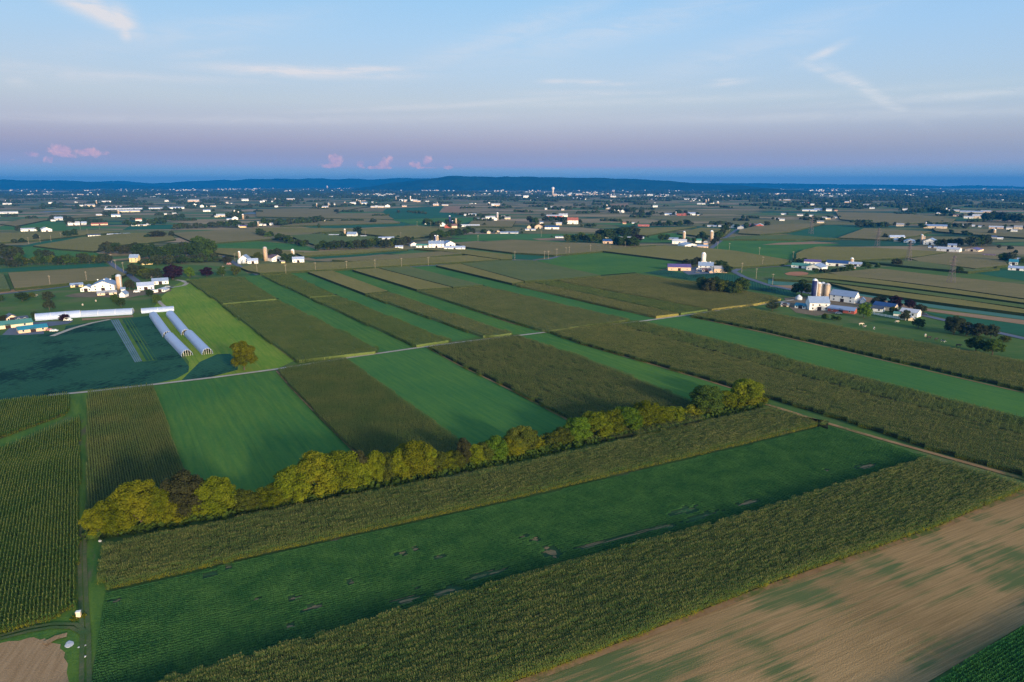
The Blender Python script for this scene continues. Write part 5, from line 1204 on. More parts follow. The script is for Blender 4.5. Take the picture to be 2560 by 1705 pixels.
CL = [
 ('the farm above the greenhouses', [
  (192, 718, 27, 11, 'b', 'y', 'B', 3), (220, 729, 24, 17, 'g', 'w', 'B', -14), (264, 727, 50, 29, 'g', 'w', 'B', -8), (268, 738, 42, 12, 'l', 'c', 'G', 0), (296, 724, 13.5, 38, 's', 'b', 'B', 0), (311, 744, 13, 17, 'g', 'w', 'B', -22),
  (365, 725, 37, 20, 'b', 'w', 'L', 0), (401, 711, 36, 16, 'b', 'w', 'B', 2), (384, 732, 15, 9, 'g', 'w', 'W', 10), (406, 730, 24, 10, 'g', 'w', 'W', -18), (387, 693, 21, 8, 'h', 'g', 'T', 0), (308, 728, 10, 10, 'h', 'm', 'B', 0)]),
 ('the yellow farmstead in the dark grove', [(338, 656, 24, 20, 'h', 'y', 'B', -25), (367, 662, 20, 11, 'h', 'y', 'G', 15)]),
 ('the yard below the long greenhouse', [(29, 804, 24, 20, 'g', 'c', 'K', 8), (54, 803, 26, 13, 'h', 'g', 'K', 6), (18, 822, 104, 21, 'b', 'c', 'N', 5), (82, 831, 61, 19, 'b', 'p', 'T', 6)]),
 ('the farm with the tall tan silo', [
  (598.5, 655, 6.3, 27, 's', 'b', 'W', 0), (597, 660, 9, 12, 'n', 'm', 'B', 0), (608, 659, 8, 10, 'n', 'm', 'B', 0), (613, 658, 21, 21, 'g', 'w', 'B', -16), (632, 659, 25, 13, 'b', 'w', 'L', 2), (663, 653, 10, 36, 's', 'b', 'G', 0),
  (686, 654, 31, 18, 'g', 'w', 'M', 24), (708, 658, 9, 7, 'h', 'y', 'G', 0), (731.5, 650, 8.5, 27, 's', 'b', 'W', 0), (746, 656, 28, 14, 'b', 'w', 'L', 0)]),
 ('the farm with the white silo', [
  (1697, 677, 56, 17, 'b', 'p', 'P', 5), (1764, 676, 36, 21, 'b', 'w', 'B', 0), (1759, 664, 10, 33, 's', 'w', 'W', 0), (1766, 680, 21, 9, 'l', 'c', 'M', 0), (1800, 682, 31, 17, 'h', 'p', 'G', 8), (1778, 683, 9, 8, 'g', 'p', 'G', 0), (1743, 677, 4.5, 7, 'n', 'w', 'W', 0)]),
 ('the farm with four silos', [
  (2035.5, 750, 12, 53, 's', 'D', 'W', 0), (2046, 749, 10.5, 44, 's', 'c', 'W', 0), (2056, 749, 11, 44, 's', 'c', 'B', 0), (2068, 751, 12.5, 43, 's', 'c', 'G', 0), (2042, 777, 56, 36, 'b', 'w', 'B', 20), (2003, 772, 24, 14, 'b', 'w', 'T', -14),
  (2110, 757, 46, 30, 'b', 'w', 'B', -24), (2156, 759, 12, 15, 'g', 'w', 'B', 0), (2105, 783, 54, 17, 'l', 'r', 'B', -16), (2191, 780, 28, 16, 'h', 'w', 'K', -14), (2213, 777, 36, 20, 'h', 'c', 'D', -24), (2275, 792, 30, 20, 'h', 'w', 'W', -20),
  (2243, 790, 15, 10, 'h', 'w', 'N', -6), (2000, 751, 16, 13, 'n', 'm', 'B', 0), (2276, 802, 15, 9, 'g', 'c', 'W', 10), (1963, 767, 18, 5, 'l', 'c', 'G', -8)]),
 ('the farm with the navy roof', [
  (2002, 671, 42, 13, 'b', 'w', 'N', -10), (2042, 677, 36, 18, 'g', 'w', 'B', -18), (2031, 662, 38, 13, 'h', 'w', 'P', -6), (2094, 666, 50, 15, 'b', 'w', 'D', -6), (2066, 666, 5, 11, 's', 'w', 'W', 0), (2130, 664, 7.5, 20, 's', 'b', 'W', 0), (2139, 666, 27, 11, 'b', 'm', 'L', -5), (2135, 672, 7, 6, 'h', 'p', 'G', 0)]),
 ('the farm with the navy and tan twin silos', [
  (1088, 614, 5.2, 26, 's', 'D', 'W', 0), (1094, 614, 5, 26, 's', 'b', 'W', 0), (1091, 619, 38, 17, 'b', 'w', 'B', 0), (1122, 617, 24, 15, 'g', 'w', 'B', 16), (1137, 624, 52, 9, 'l', 'w', 'L', -4), (1058, 619, 34, 9, 'b', 'w', 'N', -3), (1033, 616, 17, 11, 'g', 'w', 'M', 10), (998, 621, 19, 7, 'h', 'w', 'L', 0)]),
 ('the lone farm with the brown silo', [(881, 594, 27, 14, 'b', 'w', 'B', -18), (862, 593, 5, 21, 's', 'b', 'W', 0), (838, 591, 30, 5, 'l', 'w', 'W', -5), (909, 594, 14, 5, 'l', 'w', 'W', 0), (966, 598, 38, 6, 'l', 'm', 'L', 0)]),
 ('the farm by the climbing road', [(1710, 604, 6.5, 26, 's', 'b', 'W', 0), (1779, 602, 8, 26, 's', 'b', 'W', 0), (1698, 610, 35, 12, 'b', 'w', 'W', 4), (1721, 619, 38, 12, 'g', 'w', 'W', 20), (1746, 607, 14, 10, 'b', 'w', 'N', 0), (1756, 621, 26, 9, 'h', 'p', 'B', 6), (1682, 600, 26, 6, 'l', 'g', 'B', 0), (1764, 612, 10, 8, 'h', 'p', 'G', 0)]),
 ('the farm hidden in the dark grove', [(1415, 595, 54, 3, 'l', 'w', 'W', 3), (1510, 595, 22, 9, 'b', 'w', 'L', 0), (1520, 609, 26, 11, 'b', 'p', 'D', 0), (1577, 597, 64, 5, 'l', 'w', 'W', 6)]),
 ('the white farm at the far left', [(73, 578, 34, 8, 'b', 'w', 'W', 0), (115, 579, 22, 11, 'g', 'w', 'W', 8), (185, 563, 25, 9, 'b', 'w', 'W', 0), (210, 562, 12, 8, 'b', 'g', 'L', 0), (249, 563, 36, 6, 'l', 'p', 'R', 0), (147, 551, 18, 9, 'b', 'g', 'L', 0), (133, 553, 10, 5, 'h', 'w', 'G', 0)]),
 ('the roadside sheds in the far left corn', [(236, 592, 27, 7, 'h', 'w', 'K', 0), (276, 588, 14, 3, 'l', 'w', 'W', 0), (306, 587, 35, 3.5, 'l', 'm', 'L', 0)]),
 ('the hamlet before the teal field at left', [(347, 553, 14, 7, 'h', 'w', 'R', 0), (336, 565, 12, 4, 'h', 'w', 'G', 0), (356, 565, 20, 4, 'l', 'c', 'W', 0), (372, 563, 10, 5, 'h', 'w', 'G', 0)]),
 ('the cream farm right of the far left field', [(248, 541, 13, 6, 'b', 'c', 'W', 0), (264, 539, 10, 5, 'b', 'c', 'W', 0), (290, 542, 20, 7, 'b', 'w', 'B', 0), (296, 539, 4, 14, 's', 'b', 'W', 0), (335, 523, 128, 3.5, 'l', 'm', 'L', 0), (325, 530, 46, 5, 'l', 'c', 'L', 0), (20, 534, 42, 6, 'l', 'm', 'W', 0), (272, 520, 16, 4, 'b', 'w', 'W', 0), (296, 519, 14, 4, 'b', 'c', 'W', 0)]),
 ('the silo farm above the yellow cottage', [(552, 542, 20, 7, 'b', 'c', 'W', 0), (541, 543, 8, 4, 'h', 'c', 'W', 0), (588, 549, 14, 8, 'g', 'w', 'W', 0), (586, 538, 3.6, 13, 's', 'w', 'W', 0), (596, 538, 3, 10, 's', 'w', 'W', 0), (607, 548, 5, 13, 's', 'b', 'W', 0), (573, 550, 12, 4, 'l', 'm', 'L', 0), (608, 569, 17, 6, 'h', 'y', 'P', 0), (596, 567, 8, 5, 'h', 'w', 'L', 0)]),
 ('the distant hamlet at left', [(440, 522, 38, 5, 'b', 'w', 'L', 0), (487, 516, 11, 7, 'g', 'w', 'W', 0), (505, 518, 9, 6, 'g', 'w', 'W', 0), (528, 517, 22, 3, 'l', 'c', 'W', 0), (484, 504, 26, 5, 'b', 'p', 'W', 0), (517, 529, 17, 5, 'b', 'w', 'L', 0), (613, 502, 16, 5, 'b', 'w', 'W', 0), (417, 504, 9, 4, 'b', 'w', 'W', 0), (412, 537, 9, 4, 'h', 'w', 'W', 0), (436, 536, 9, 4, 'h', 'w', 'W', 0), (225, 517, 22, 7, 'b', 'c', 'G', 0), (241, 511, 3, 10, 's', 'b', 'W', 0), (248, 510, 14, 5, 'b', 'w', 'W', 0), (266, 505, 20, 3, 'l', 'w', 'W', 0), (18, 511, 18, 4, 'l', 'w', 'W', 0), (126, 509, 8, 4, 'h', 'w', 'W', 0), (204, 516, 8, 4, 'h', 'w', 'W', 0)]),
 ('the cottage yard by the middle left wood', [(645, 566, 3.5, 12, 's', 'c', 'W', 0), (652, 564, 8, 6, 'h', 'w', 'G', 0), (679, 563, 9, 6, 'h', 'w', 'W', 0), (662, 564, 7, 4, 'h', 'w', 'W', 0), (816, 555, 12, 6, 'g', 'w', 'L', 0)]),
 ('the long white farm in the middle distance', [(808, 521, 24, 6, 'b', 'c', 'W', 0), (792, 521, 3.4, 13, 's', 'b', 'W', 0), (821, 516, 3.2, 9, 's', 'c', 'W', 0), (831, 514, 14, 7, 'b', 'w', 'G', 0), (933, 519, 12, 4, 'l', 'c', 'W', 0), (941, 519, 7, 5, 'b', 'g', 'W', 0), (953, 519, 16, 4, 'l', 'c', 'W', 0), (969, 518, 12, 7, 'g', 'w', 'W', 0), (1011, 517, 12, 4, 'h', 'p', 'G', 0), (884, 511, 11, 6, 'b', 'w', 'W', 0), (892, 509, 3, 11, 's', 'c', 'W', 0), (897, 509, 3, 9, 's', 'c', 'W', 0), (901, 509, 3, 8, 's', 'c', 'W', 0), (911, 511, 14, 6, 'b', 'w', 'B', 0), (691, 518, 8, 4, 'h', 'w', 'W', 0), (727, 501, 20, 5, 'b', 'p', 'W', 0), (662, 505, 9, 5, 'b', 'w', 'W', 0), (653, 506, 6, 4, 'h', 'w', 'W', 0), (688, 504, 3, 9, 's', 'b', 'W', 0), (684, 505, 11, 3, 'l', 'w', 'W', 0)]),
 ('the red barn farm with the navy silo', [(1107, 566, 13, 10, 'g', 'w', 'W', 0), (1120, 570, 17, 10, 'g', 'r', 'R', 0), (1136, 570, 14, 10, 'b', 'c', 'M', 0), (1124.5, 562, 5, 23, 's', 'D', 'W', 0), (1131, 562, 4, 11, 's', 'D', 'W', 0), (1140, 562, 4.5, 17, 's', 'b', 'G', 0), (1176, 567, 46, 6, 'l', 'w', 'W', 0), (1064, 561, 8, 6, 'h', 'w', 'G', 0)]),
 ('the sheds right of the dark teal field', [(1158, 537, 30, 3, 'l', 'g', 'W', 0), (1165, 539, 10, 4, 'l', 'w', 'W', 0), (1176, 539, 9, 5, 'l', 'w', 'W', 0), (1186, 539, 9, 5, 'l', 'w', 'L', 0), (1199, 538, 9, 3, 'l', 'w', 'W', 0), (1226, 547, 24, 7, 'b', 'w', 'W', 0), (1243.5, 550, 5, 19, 's', 'g', 'W', 0), (1239, 551, 8, 7, 'g', 'w', 'W', 0), (1256, 546, 12, 7, 'b', 'w', 'G', 0), (1269, 548, 14, 6, 'h', 'c', 'G', 0), (1197, 550, 7, 5, 'h', 'p', 'G', 0), (1208, 550, 7, 5, 'h', 'p', 'G', 0)]),
 ('the cream farm above the corn wedge', [(1222, 584, 9, 7, 'g', 'c', 'W', 0), (1244, 583, 12, 8, 'g', 'c', 'M', 0), (1273, 584, 46, 5, 'l', 'm', 'B', 0)]),
 ('the hamlet right of the teal field', [(990, 503, 2.6, 11, 's', 'c', 'W', 0), (1001, 503, 13, 5, 'b', 'w', 'W', 0), (1014, 505, 8, 6, 'b', 'p', 'W', 0), (1026, 502, 2.6, 12, 's', 'w', 'W', 0), (1029, 502, 9, 4, 'b', 'w', 'W', 0), (1038, 504, 10, 5, 'b', 'p', 'W', 0), (1047, 505, 9, 4, 'h', 'p', 'W', 0), (1068, 504, 9, 2, 'l', 'w', 'W', 0), (1090, 514, 14, 5, 'b', 'p', 'W', 0), (1093, 513, 2.4, 8, 's', 'c', 'W', 0), (1113, 514, 16, 3, 'l', 'c', 'W', 0), (1243, 516, 14, 7, 'b', 'p', 'W', 0), (1232, 514, 7, 5, 'h', 'w', 'W', 0)]),
 ('the farm with the red roofed barn', [(1326, 576, 26, 4, 'l', 'w', 'L', 0), (1323, 571, 10, 8, 'g', 'c', 'R', 0), (1349, 572, 20, 12, 'g', 'c', 'R', -10), (1380, 573, 36, 9, 'b', 'w', 'D', 0), (1397, 563, 14, 7, 'h', 'c', 'W', 0), (1432, 560, 27, 16, 'b', 'w', 'R', 0), (1386, 543, 40, 6, 'b', 'r', 'W', 0), (1408, 542, 22, 8, 'b', 'w', 'W', 0), (1354, 559, 9, 5, 'h', 'w', 'B', 0)]),
 ('the three white houses below the water tower', [(1536, 532, 9, 8, 'g', 'w', 'L', 0), (1546, 532, 9, 8, 'g', 'w', 'L', 0), (1556, 532, 9, 8, 'g', 'w', 'L', 0), (1520, 523, 12, 4, 'b', 'c', 'W', 0), (1517, 520, 3, 9, 's', 'w', 'W', 0), (1505, 519, 9, 4, 'h', 'c', 'G', 0), (1609, 566, 28, 6, 'h', 'r', 'R', 0), (1561, 560, 9, 5, 'h', 'p', 'R', 0), (1583, 559, 7, 3, 'h', 'w', 'W', 0), (1365, 524, 6, 4, 'h', 'w', 'W', 0), (1380, 521, 7, 5, 'h', 'w', 'W', 0), (1407, 526, 7, 4, 'h', 'c', 'W', 0), (1638, 518, 12, 5, 'h', 'w', 'W', 0)]),
 ('the long red farm in the right distance', [(1676, 538, 28, 5, 'l', 'w', 'L', 0), (1705, 539, 26, 5, 'l', 'r', 'R', 0), (1715, 534, 10, 6, 'b', 'r', 'L', 0), (1729, 538, 18, 7, 'b', 'w', 'L', 0), (1690, 538, 3, 9, 's', 'c', 'W', 0), (1746, 539, 6, 3, 'l', 'y', 'W', 0), (1630, 535, 7, 3, 'h', 'w', 'W', 0)]),
 ('the red barn at the top of the climbing road', [(1780, 567, 22, 4, 'l', 'w', 'W', 0), (1803, 567, 14, 4, 'b', 'w', 'W', 0), (1821, 568, 8, 3, 'b', 'w', 'W', 0), (1833, 570, 12, 9, 'g', 'w', 'N', 0), (1851, 573, 15, 8, 'g', 'g', 'W', 0), (1884, 566, 22, 7, 'b', 'r', 'M', 0), (1899, 568, 18, 9, 'g', 'r', 'W', 0)]),
 ('the far silo farm right of the ridge', [(1765, 509, 3.3, 10, 's', 'b', 'W', 0), (1771, 509, 3.3, 12, 's', 'b', 'W', 0), (1753, 511, 20, 4, 'l', 'w', 'W', 0), (1779, 509, 12, 5, 'b', 'w', 'B', 0), (1795, 509, 7, 6, 'n', 'c', 'W', 0), (1720, 499, 44, 4, 'l', 'w', 'W', 0), (1772, 500, 32, 4, 'l', 'p', 'W', 0), (1640, 500, 44, 3, 'l', 'c', 'W', 0), (1625, 489, 14, 4, 'b', 'w', 'W', 0), (1658, 488, 17, 3, 'l', 'w', 'W', 0)]),
 ('the far village under the water tower', [(1382.5, 487, 7, 19, 't', 'w', 'W', 0), (1436, 500, 14, 5, 'b', 'w', 'L', 0), (1449, 500, 7, 4, 'b', 'w', 'W', 0), (1455, 500, 2.4, 9, 's', 'D', 'G', 0), (1462, 499, 7, 4, 'b', 'w', 'W', 0), (1295, 492, 14, 5, 'b', 'w', 'W', 0), (1315, 494, 13, 6, 'b', 'w', 'W', 0), (1344, 496, 8, 3, 'h', 'w', 'W', 0), (1373, 493, 12, 4, 'b', 'p', 'W', 0), (1387, 489, 10, 6, 'b', 'p', 'G', 0), (1405, 492, 11, 4, 'b', 'w', 'W', 0), (1423, 490, 9, 6, 'b', 'p', 'W', 0), (1447, 489, 16, 5, 'b', 'p', 'W', 0), (1472, 489, 34, 5, 'l', 'c', 'W', 0), (1533, 493, 14, 4, 'b', 'w', 'W', 0), (1528, 492, 2.4, 7, 's', 'w', 'W', 0), (818, 473, 3, 9, 't', 'w', 'W', 0)]),
 ('the farm with the gabled blue barn', [(2241, 598, 42, 10, 'l', 'w', 'L', 26), (2243, 604, 16, 8, 'h', 'c', 'W', 0), (2274, 607, 26, 9, 'g', 'w', 'L', 0), (2304, 610, 5.5, 24, 's', 'b', 'W', 0), (2310, 610, 5, 20, 's', 'b', 'G', 0), (2326, 612, 28, 17, 'g', 'w', 'B', -5), (2331, 620, 18, 4, 'l', 'm', 'B', 0), (2372, 629, 40, 11, 'b', 'w', 'W', -14), (2380, 618, 19, 9, 'b', 'm', 'B', 0), (2435, 629, 30, 10, 'g', 'c', 'P', -14), (2472, 642, 26, 7, 'h', 'w', 'M', -4)]),
 ('the barns at the right edge', [(2533, 662, 19, 14, 'b', 'm', 'T', 0), (2548, 655, 9, 10, 'b', 'c', 'L', 0), (2545, 677, 40, 12, 'b', 'w', 'L', -4), (2527, 674, 5, 13, 's', 'w', 'W', 0)]),
 ('the warehouse hamlet at far right', [(2250, 566, 17, 8, 'b', 'c', 'G', 0), (2338, 571, 50, 10, 'b', 'c', 'B', 0), (2315, 566, 3.5, 11, 's', 'c', 'W', 0), (2365, 557, 11, 3, 'l', 'w', 'M', 0), (2490, 572, 30, 7, 'b', 'p', 'W', 0), (2487, 586, 6, 14, 's', 'b', 'W', 0), (2500, 598, 12, 5, 'h', 'w', 'W', 0), (2484, 596, 12, 7, 'h', 'g', 'D', 0), (2523, 574, 13, 7, 'h', 'w', 'G', 0), (2545, 573, 18, 9, 'h', 'c', 'G', 0), (2535, 579, 14, 5, 'h', 'w', 'W', 0), (2433, 567, 6, 5, 'h', 'w', 'W', 0), (2449, 568, 7, 4, 'h', 'w', 'L', 0), (2405, 564, 14, 4, 'h', 'w', 'G', 0)]),
 ('the long grey sheds at far right', [(2393, 541, 18, 5, 'b', 'c', 'M', 0), (2421, 546, 20, 6, 'b', 'w', 'W', 0), (2445, 546, 25, 10, 'b', 'c', 'W', 0), (2428, 532, 48, 5, 'l', 'g', 'L', 0), (2464, 532, 22, 6, 'b', 'p', 'W', 0), (2492, 536, 27, 4, 'l', 'g', 'W', 0), (2523, 539, 14, 5, 'b', 'p', 'W', 0), (2384, 529, 24, 5, 'b', 'c', 'W', 0), (2366, 530, 4, 10, 's', 'w', 'W', 0), (2346, 535, 8, 4, 'h', 'w', 'W', 0), (2262, 526, 11, 6, 'h', 'w', 'G', 0)]),
 ('the village left of the dense hedge', [(2024, 528, 34, 7, 'l', 'w', 'L', 0), (2045, 527, 18, 6, 'b', 'm', 'L', 0), (2072, 528, 13, 6, 'b', 'w', 'W', 0), (2090, 528, 7, 4, 'h', 'p', 'R', 0), (2051, 558, 16, 6, 'h', 'c', 'G', 0), (2061, 548, 11, 6, 'h', 'w', 'G', 0), (2087, 546, 10, 4, 'h', 'c', 'W', 0), (2071, 548, 10, 4, 'h', 'y', 'G', 0), (2000, 540, 14, 5, 'h', 'w', 'G', 0), (1955, 552, 12, 5, 'h', 'w', 'W', 0), (1943, 549, 10, 4, 'h', 'p', 'W', 0), (2022, 546, 14, 4, 'h', 'p', 'G', 0), (2043, 549, 16, 4, 'l', 'p', 'G', 0), (1959, 537, 12, 4, 'h', 'w', 'W', 0), (2028, 541, 9, 4, 'h', 'w', 'W', 0)]),
 ('the industrial row behind that village', [(2095, 513, 26, 4, 'l', 'w', 'W', 0), (2122, 516, 26, 5, 'l', 'g', 'L', 0), (2104, 518, 9, 4, 'b', 'w', 'W', 0), (2136, 517, 8, 4, 'b', 'w', 'W', 0), (2158, 515, 34, 4, 'l', 'c', 'W', 0), (2180, 522, 12, 4, 'b', 'w', 'W', 0), (2126, 508, 3.4, 8, 's', 'c', 'W', 0), (2117, 507, 10, 4, 'b', 'p', 'W', 0), (2066, 511, 8, 4, 'h', 'w', 'W', 0), (2018, 511, 9, 5, 'h', 'p', 'R', 0), (2031, 513, 9, 4, 'h', 'w', 'W', 0), (2213, 515, 6, 4, 'h', 'w', 'W', 0), (1962, 501, 26, 4, 'l', 'p', 'W', 0), (1958, 508, 16, 3, 'l', 'w', 'W', 0)]),
]
near_trees(CL); finish_small()
NOUN = {'b': 'barn', 'g': 'gabled barn', 'h': 'house', 'l': 'long shed', 's': 'silo', 't': 'water tower', 'n': 'grain bin'}
NAME = {'b': 'barn', 'g': 'barn', 'h': 'house', 'l': 'shed'}
for ph, items in CL:
    items = sorted(items, key=lambda q: q[0]); cnt = {}
    tot = {}
    for q in items: tot[q[4]] = tot.get(q[4], 0) + 1
    for q in items:
        x, y, w, h, kd, wa, ro, rot = q
        i = cnt.get(kd, 0); cnt[kd] = i + 1
        WNm = {'D': 'navy', 'b': 'tan'}.get(wa, WN.get(wa, ''))
        which = 'only' if tot[kd] == 1 else ordw(i)
        if kd in 'stn': lab = f'{WNm} {NOUN[kd]}, ' + ('' if which == 'only' else f'{which} from left ') + f'at {ph}'
        else: lab = f'{WNm} {NOUN[kd]}, {RN[ro]}, ' + ('' if which == 'only' else f'{which} from left ') + f'at {ph}'
        while len(lab.split()) > 16: lab = lab.replace(', ' + RN[ro], '', 1) if RN[ro] in lab else ' '.join(lab.split()[:16])
        building(x, y, w, h, kd, wa, ro, rot, lab, ('silos at ' if kd in 'stn' else 'buildings at ') + ph, NAME.get(kd, 'silo'))

# ---------------------------------------------------------------- greenhouses and tunnels
M_poly = paint('greenhouse_film', (.31, .38, .55), .06, .4, .35, .4, streak=False)
M_poly_in = paint('tunnel_interior', (.05, .08, .04), .3, .8, .9, .1, streak=False)
def arch(w, h, n=14, z0=0.0):
    return [(math.cos(math.pi * (1 - i / n)) * w / 2, z0 + math.sin(math.pi * i / n) ** .85 * h) for i in range(n + 1)]
def tunnel(a, b, w, h, label, group, ends=True, side=0.0, ribs=True):
    A = Vector((*P(*a), 0)); B = Vector((*P(*b), 0)); d = B - A; L = d.length
    root = empty('greenhouse', A, math.atan2(d.y, d.x)); tag(root, label, 'greenhouse', group)
    o1 = arch(w, h, z0=side); o2 = arch(w - .3, h - .15, z0=side)
    if side: o1 = [(-w / 2, 0)] + o1 + [(w / 2, 0)]; o2 = [(-w / 2 + .15, 0)] + o2 + [(w / 2 - .15, 0)]
    n = len(o1); V = []
    for xx in (0, L):
        V += [(xx, p[0], p[1]) for p in o1] + [(xx, p[0], p[1]) for p in o2]
    Fc = []
    for i in range(n - 1):
        Fc += [(i, i + 1, 2 * n + i + 1, 2 * n + i), (n + i + 1, n + i, 3 * n + i, 3 * n + i + 1), (i + 1, i, n + i, n + i + 1), (2 * n + i, 2 * n + i + 1, 3 * n + i + 1, 3 * n + i)]
    put('cover', mesh_py('cover', V, Fc, False), M_poly, root)
    if ribs:
        rb = MB()
        q = arch(w + .1, h + .05, z0=side)
        for i in range(len(q) - 1): rb.bar((0, q[i][0], q[i][1]), (0, q[i + 1][0], q[i + 1][1]), .07)
        rib = rb.mesh('hoop'); rib.materials.append(M_trim)
        for k in range(int(L / 9) + 1): put('hoop', rib, None, root, (k * L / int(L / 9), 0, 0))
    if ends:
        cropm = MB()
        for k in range(-2, 3): cropm.box(1.5, L - 1.5, k * w / 6 - w / 18, k * w / 6 + w / 18, .05, h * .42)
        put('crop_rows', cropm.mesh('crop_rows'), TINT['green'], root)
        fl = MB().box(.2, L - .2, -w / 2 + .4, w / 2 - .4, 0, .05); put('floor', fl.mesh('floor'), M_poly_in, root)
        fr = MB()
        for k in (-.3, -.1, .1, .3):
            z = math.sqrt(max(0, 1 - (2 * k) ** 2)) * h
            fr.bar((L, k * w, 0), (L, k * w, z), .06)
        put('end_frame', fr.mesh('end_frame'), M_trim, root)
    else:
        for xx in (0.02, L - .02):
            pts_ = [(xx, p[0], p[1]) for p in o1]
            put('end_wall', mesh_py('end_wall', pts_, [tuple(range(len(pts_)))]), M_poly, root)
    return root
TW = mpp(889) * 26
tunnel((384, 791), (420, 842), TW, 3.6, 'upper left plastic tunnel of the four beside the lime meadow', 'the four plastic tunnels', ribs=False)
tunnel((424, 844), (468, 890), TW, 3.6, 'lower left plastic tunnel with its open dark end', 'the four plastic tunnels', ribs=False)
tunnel((426, 788), (466, 837), TW, 3.6, 'upper right plastic tunnel of the four beside the lime meadow', 'the four plastic tunnels', ribs=False)
tunnel((473, 838), (519, 886), TW, 3.6, 'lower right plastic tunnel with its open dark end', 'the four plastic tunnels', ribs=False)
tunnel((90, 800), (202, 791), 8, 3.4, 'long blue white greenhouse behind the purple bush', None, False, 1.2)
tunnel((205, 791), (333, 784), 8, 3.2, 'long white greenhouse right of the purple bush', None, False, 1.0)
tunnel((354, 782), (435, 776), 7, 2.6, 'long low greenhouse behind the four tunnels', None, False, .8)
flat('potting_yard', [(205, 797), (333, 789), (333, 793), (205, 802)], M_soil_tan, .22, 'sandy strip in front of the long white greenhouse')

# ---------------------------------------------------------------- poles, pylons
M_wood = paint('pole_wood', (.30, .25, .20), .2, 1, .8, .1)
def pole_parts(h):
    root = None
    return MB().lathe([(.17, 0), (.11, h)], 8).mesh('post'), MB().box(-1.4, 1.4, -.08, .08, h - 1.1, h - .85).mesh('crossarm')
PM, CM = pole_parts(11); PM.materials.append(M_wood); CM.materials.append(M_wood)
POLES = [(643, 684), (715, 686), (789, 680), (867, 676), (938, 672), (1004, 668), (1071, 665), (1287, 650), (1361, 648), (1371, 648), (1392, 642), (1415, 637), (1423, 637), (1476, 631), (1525, 624), (1563, 622), (1794, 622), (1823, 626), (1898, 638), (1906, 664), (1854, 681),
 (1890, 697), (1931, 712), (1982, 650), (126, 717), (217, 706), (290, 673), (309, 680), (279, 657), (475, 694), (559, 690), (588, 655), (72, 610), (101, 607), (128, 604), (153, 597), (202, 577), (219, 586), (1043, 566), (1099, 571), (1077, 567), (1353, 592), (1824, 581), (914, 593), (249, 574), (1002, 595), (1195, 604), (1290, 588)]
POLES.sort()
def near_of(x, y):
    best = None
    for ph, items in CL:
        for q in items:
            dd = (q[0] - x) ** 2 + (3 * (q[1] - y)) ** 2
            if best is None or dd < best[0]: best = (dd, ph)
    return best[1]
byp = {}
for p in POLES: byp.setdefault(near_of(*p), []).append(p)
for ph, ps in byp.items():
    for i, (x, y) in enumerate(ps):
        X, Y = P(x, y)
        r = empty('utility_pole', (X, Y, 0), R.uniform(-.4, .4))
        tag(r, (f'utility pole, {ordw(i)} from left near ' if len(ps) > 1 else 'wooden utility pole near ') + ph, 'utility pole', 'utility poles along the roads')
        put('post', PM, None, r); put('crossarm', CM, None, r)
M_steel = paint('pylon_steel', (.12, .10, .12), .2, 1, .6, .4)
def pylon(x, y, hpx, label):
    k = mpp(y); h = hpx * k; X, Y = P(x, y); b = h * .10; t = h * .02; r = .07 + .00007 * Y
    root = empty('transmission_tower', (X, Y, 0), .35); tag(root, label, 'pylon', 'lattice pylons on the right')
    mb = MB(); lv = [0, .14, .27, .39, .5, .6, .7, .8, .9, 1.0]
    wd = lambda s: b + (t - b) * min(1, s * 1.1)
    cs = [(-1, -1), (1, -1), (1, 1), (-1, 1)]
    for i in range(len(lv) - 1):
        s0, s1 = lv[i], lv[i + 1]; w0, w1 = wd(s0), wd(s1)
        for q in range(4):
            a, c = cs[q], cs[(q + 1) % 4]
            mb.bar((a[0] * w0, a[1] * w0, s0 * h), (a[0] * w1, a[1] * w1, s1 * h), r)
            mb.bar((a[0] * w0, a[1] * w0, s0 * h), (c[0] * w1, c[1] * w1, s1 * h), r * .55)
            mb.bar((c[0] * w0, c[1] * w0, s0 * h), (a[0] * w1, a[1] * w1, s1 * h), r * .55)
    put('lattice', mb.mesh('lattice'), M_steel, root)
    for s, L in ((.70, .16), (.82, .20), (.94, .13)):
        m2 = MB(); z = s * h
        for q in (-1, 1):
            m2.bar((0, 0, z + h * .015), (q * L * h, 0, z), r * .7); m2.bar((0, 0, z - h * .02), (q * L * h, 0, z), r * .7)
            m2.bar((q * L * h, 0, z), (q * L * h, 0, z - h * .04), r * .5)
        put('crossarm', m2.mesh('crossarm'), M_steel, root)
pylon(2027, 585, 44, 'furthest lattice pylon standing in the teal field')
pylon(2192, 620, 50, 'lattice pylon left of the middle one beyond the corn')
pylon(2270, 657, 56, 'middle lattice pylon beside the brown bush')
pylon(2376, 713, 74, 'nearest and tallest lattice pylon on the brown strips')

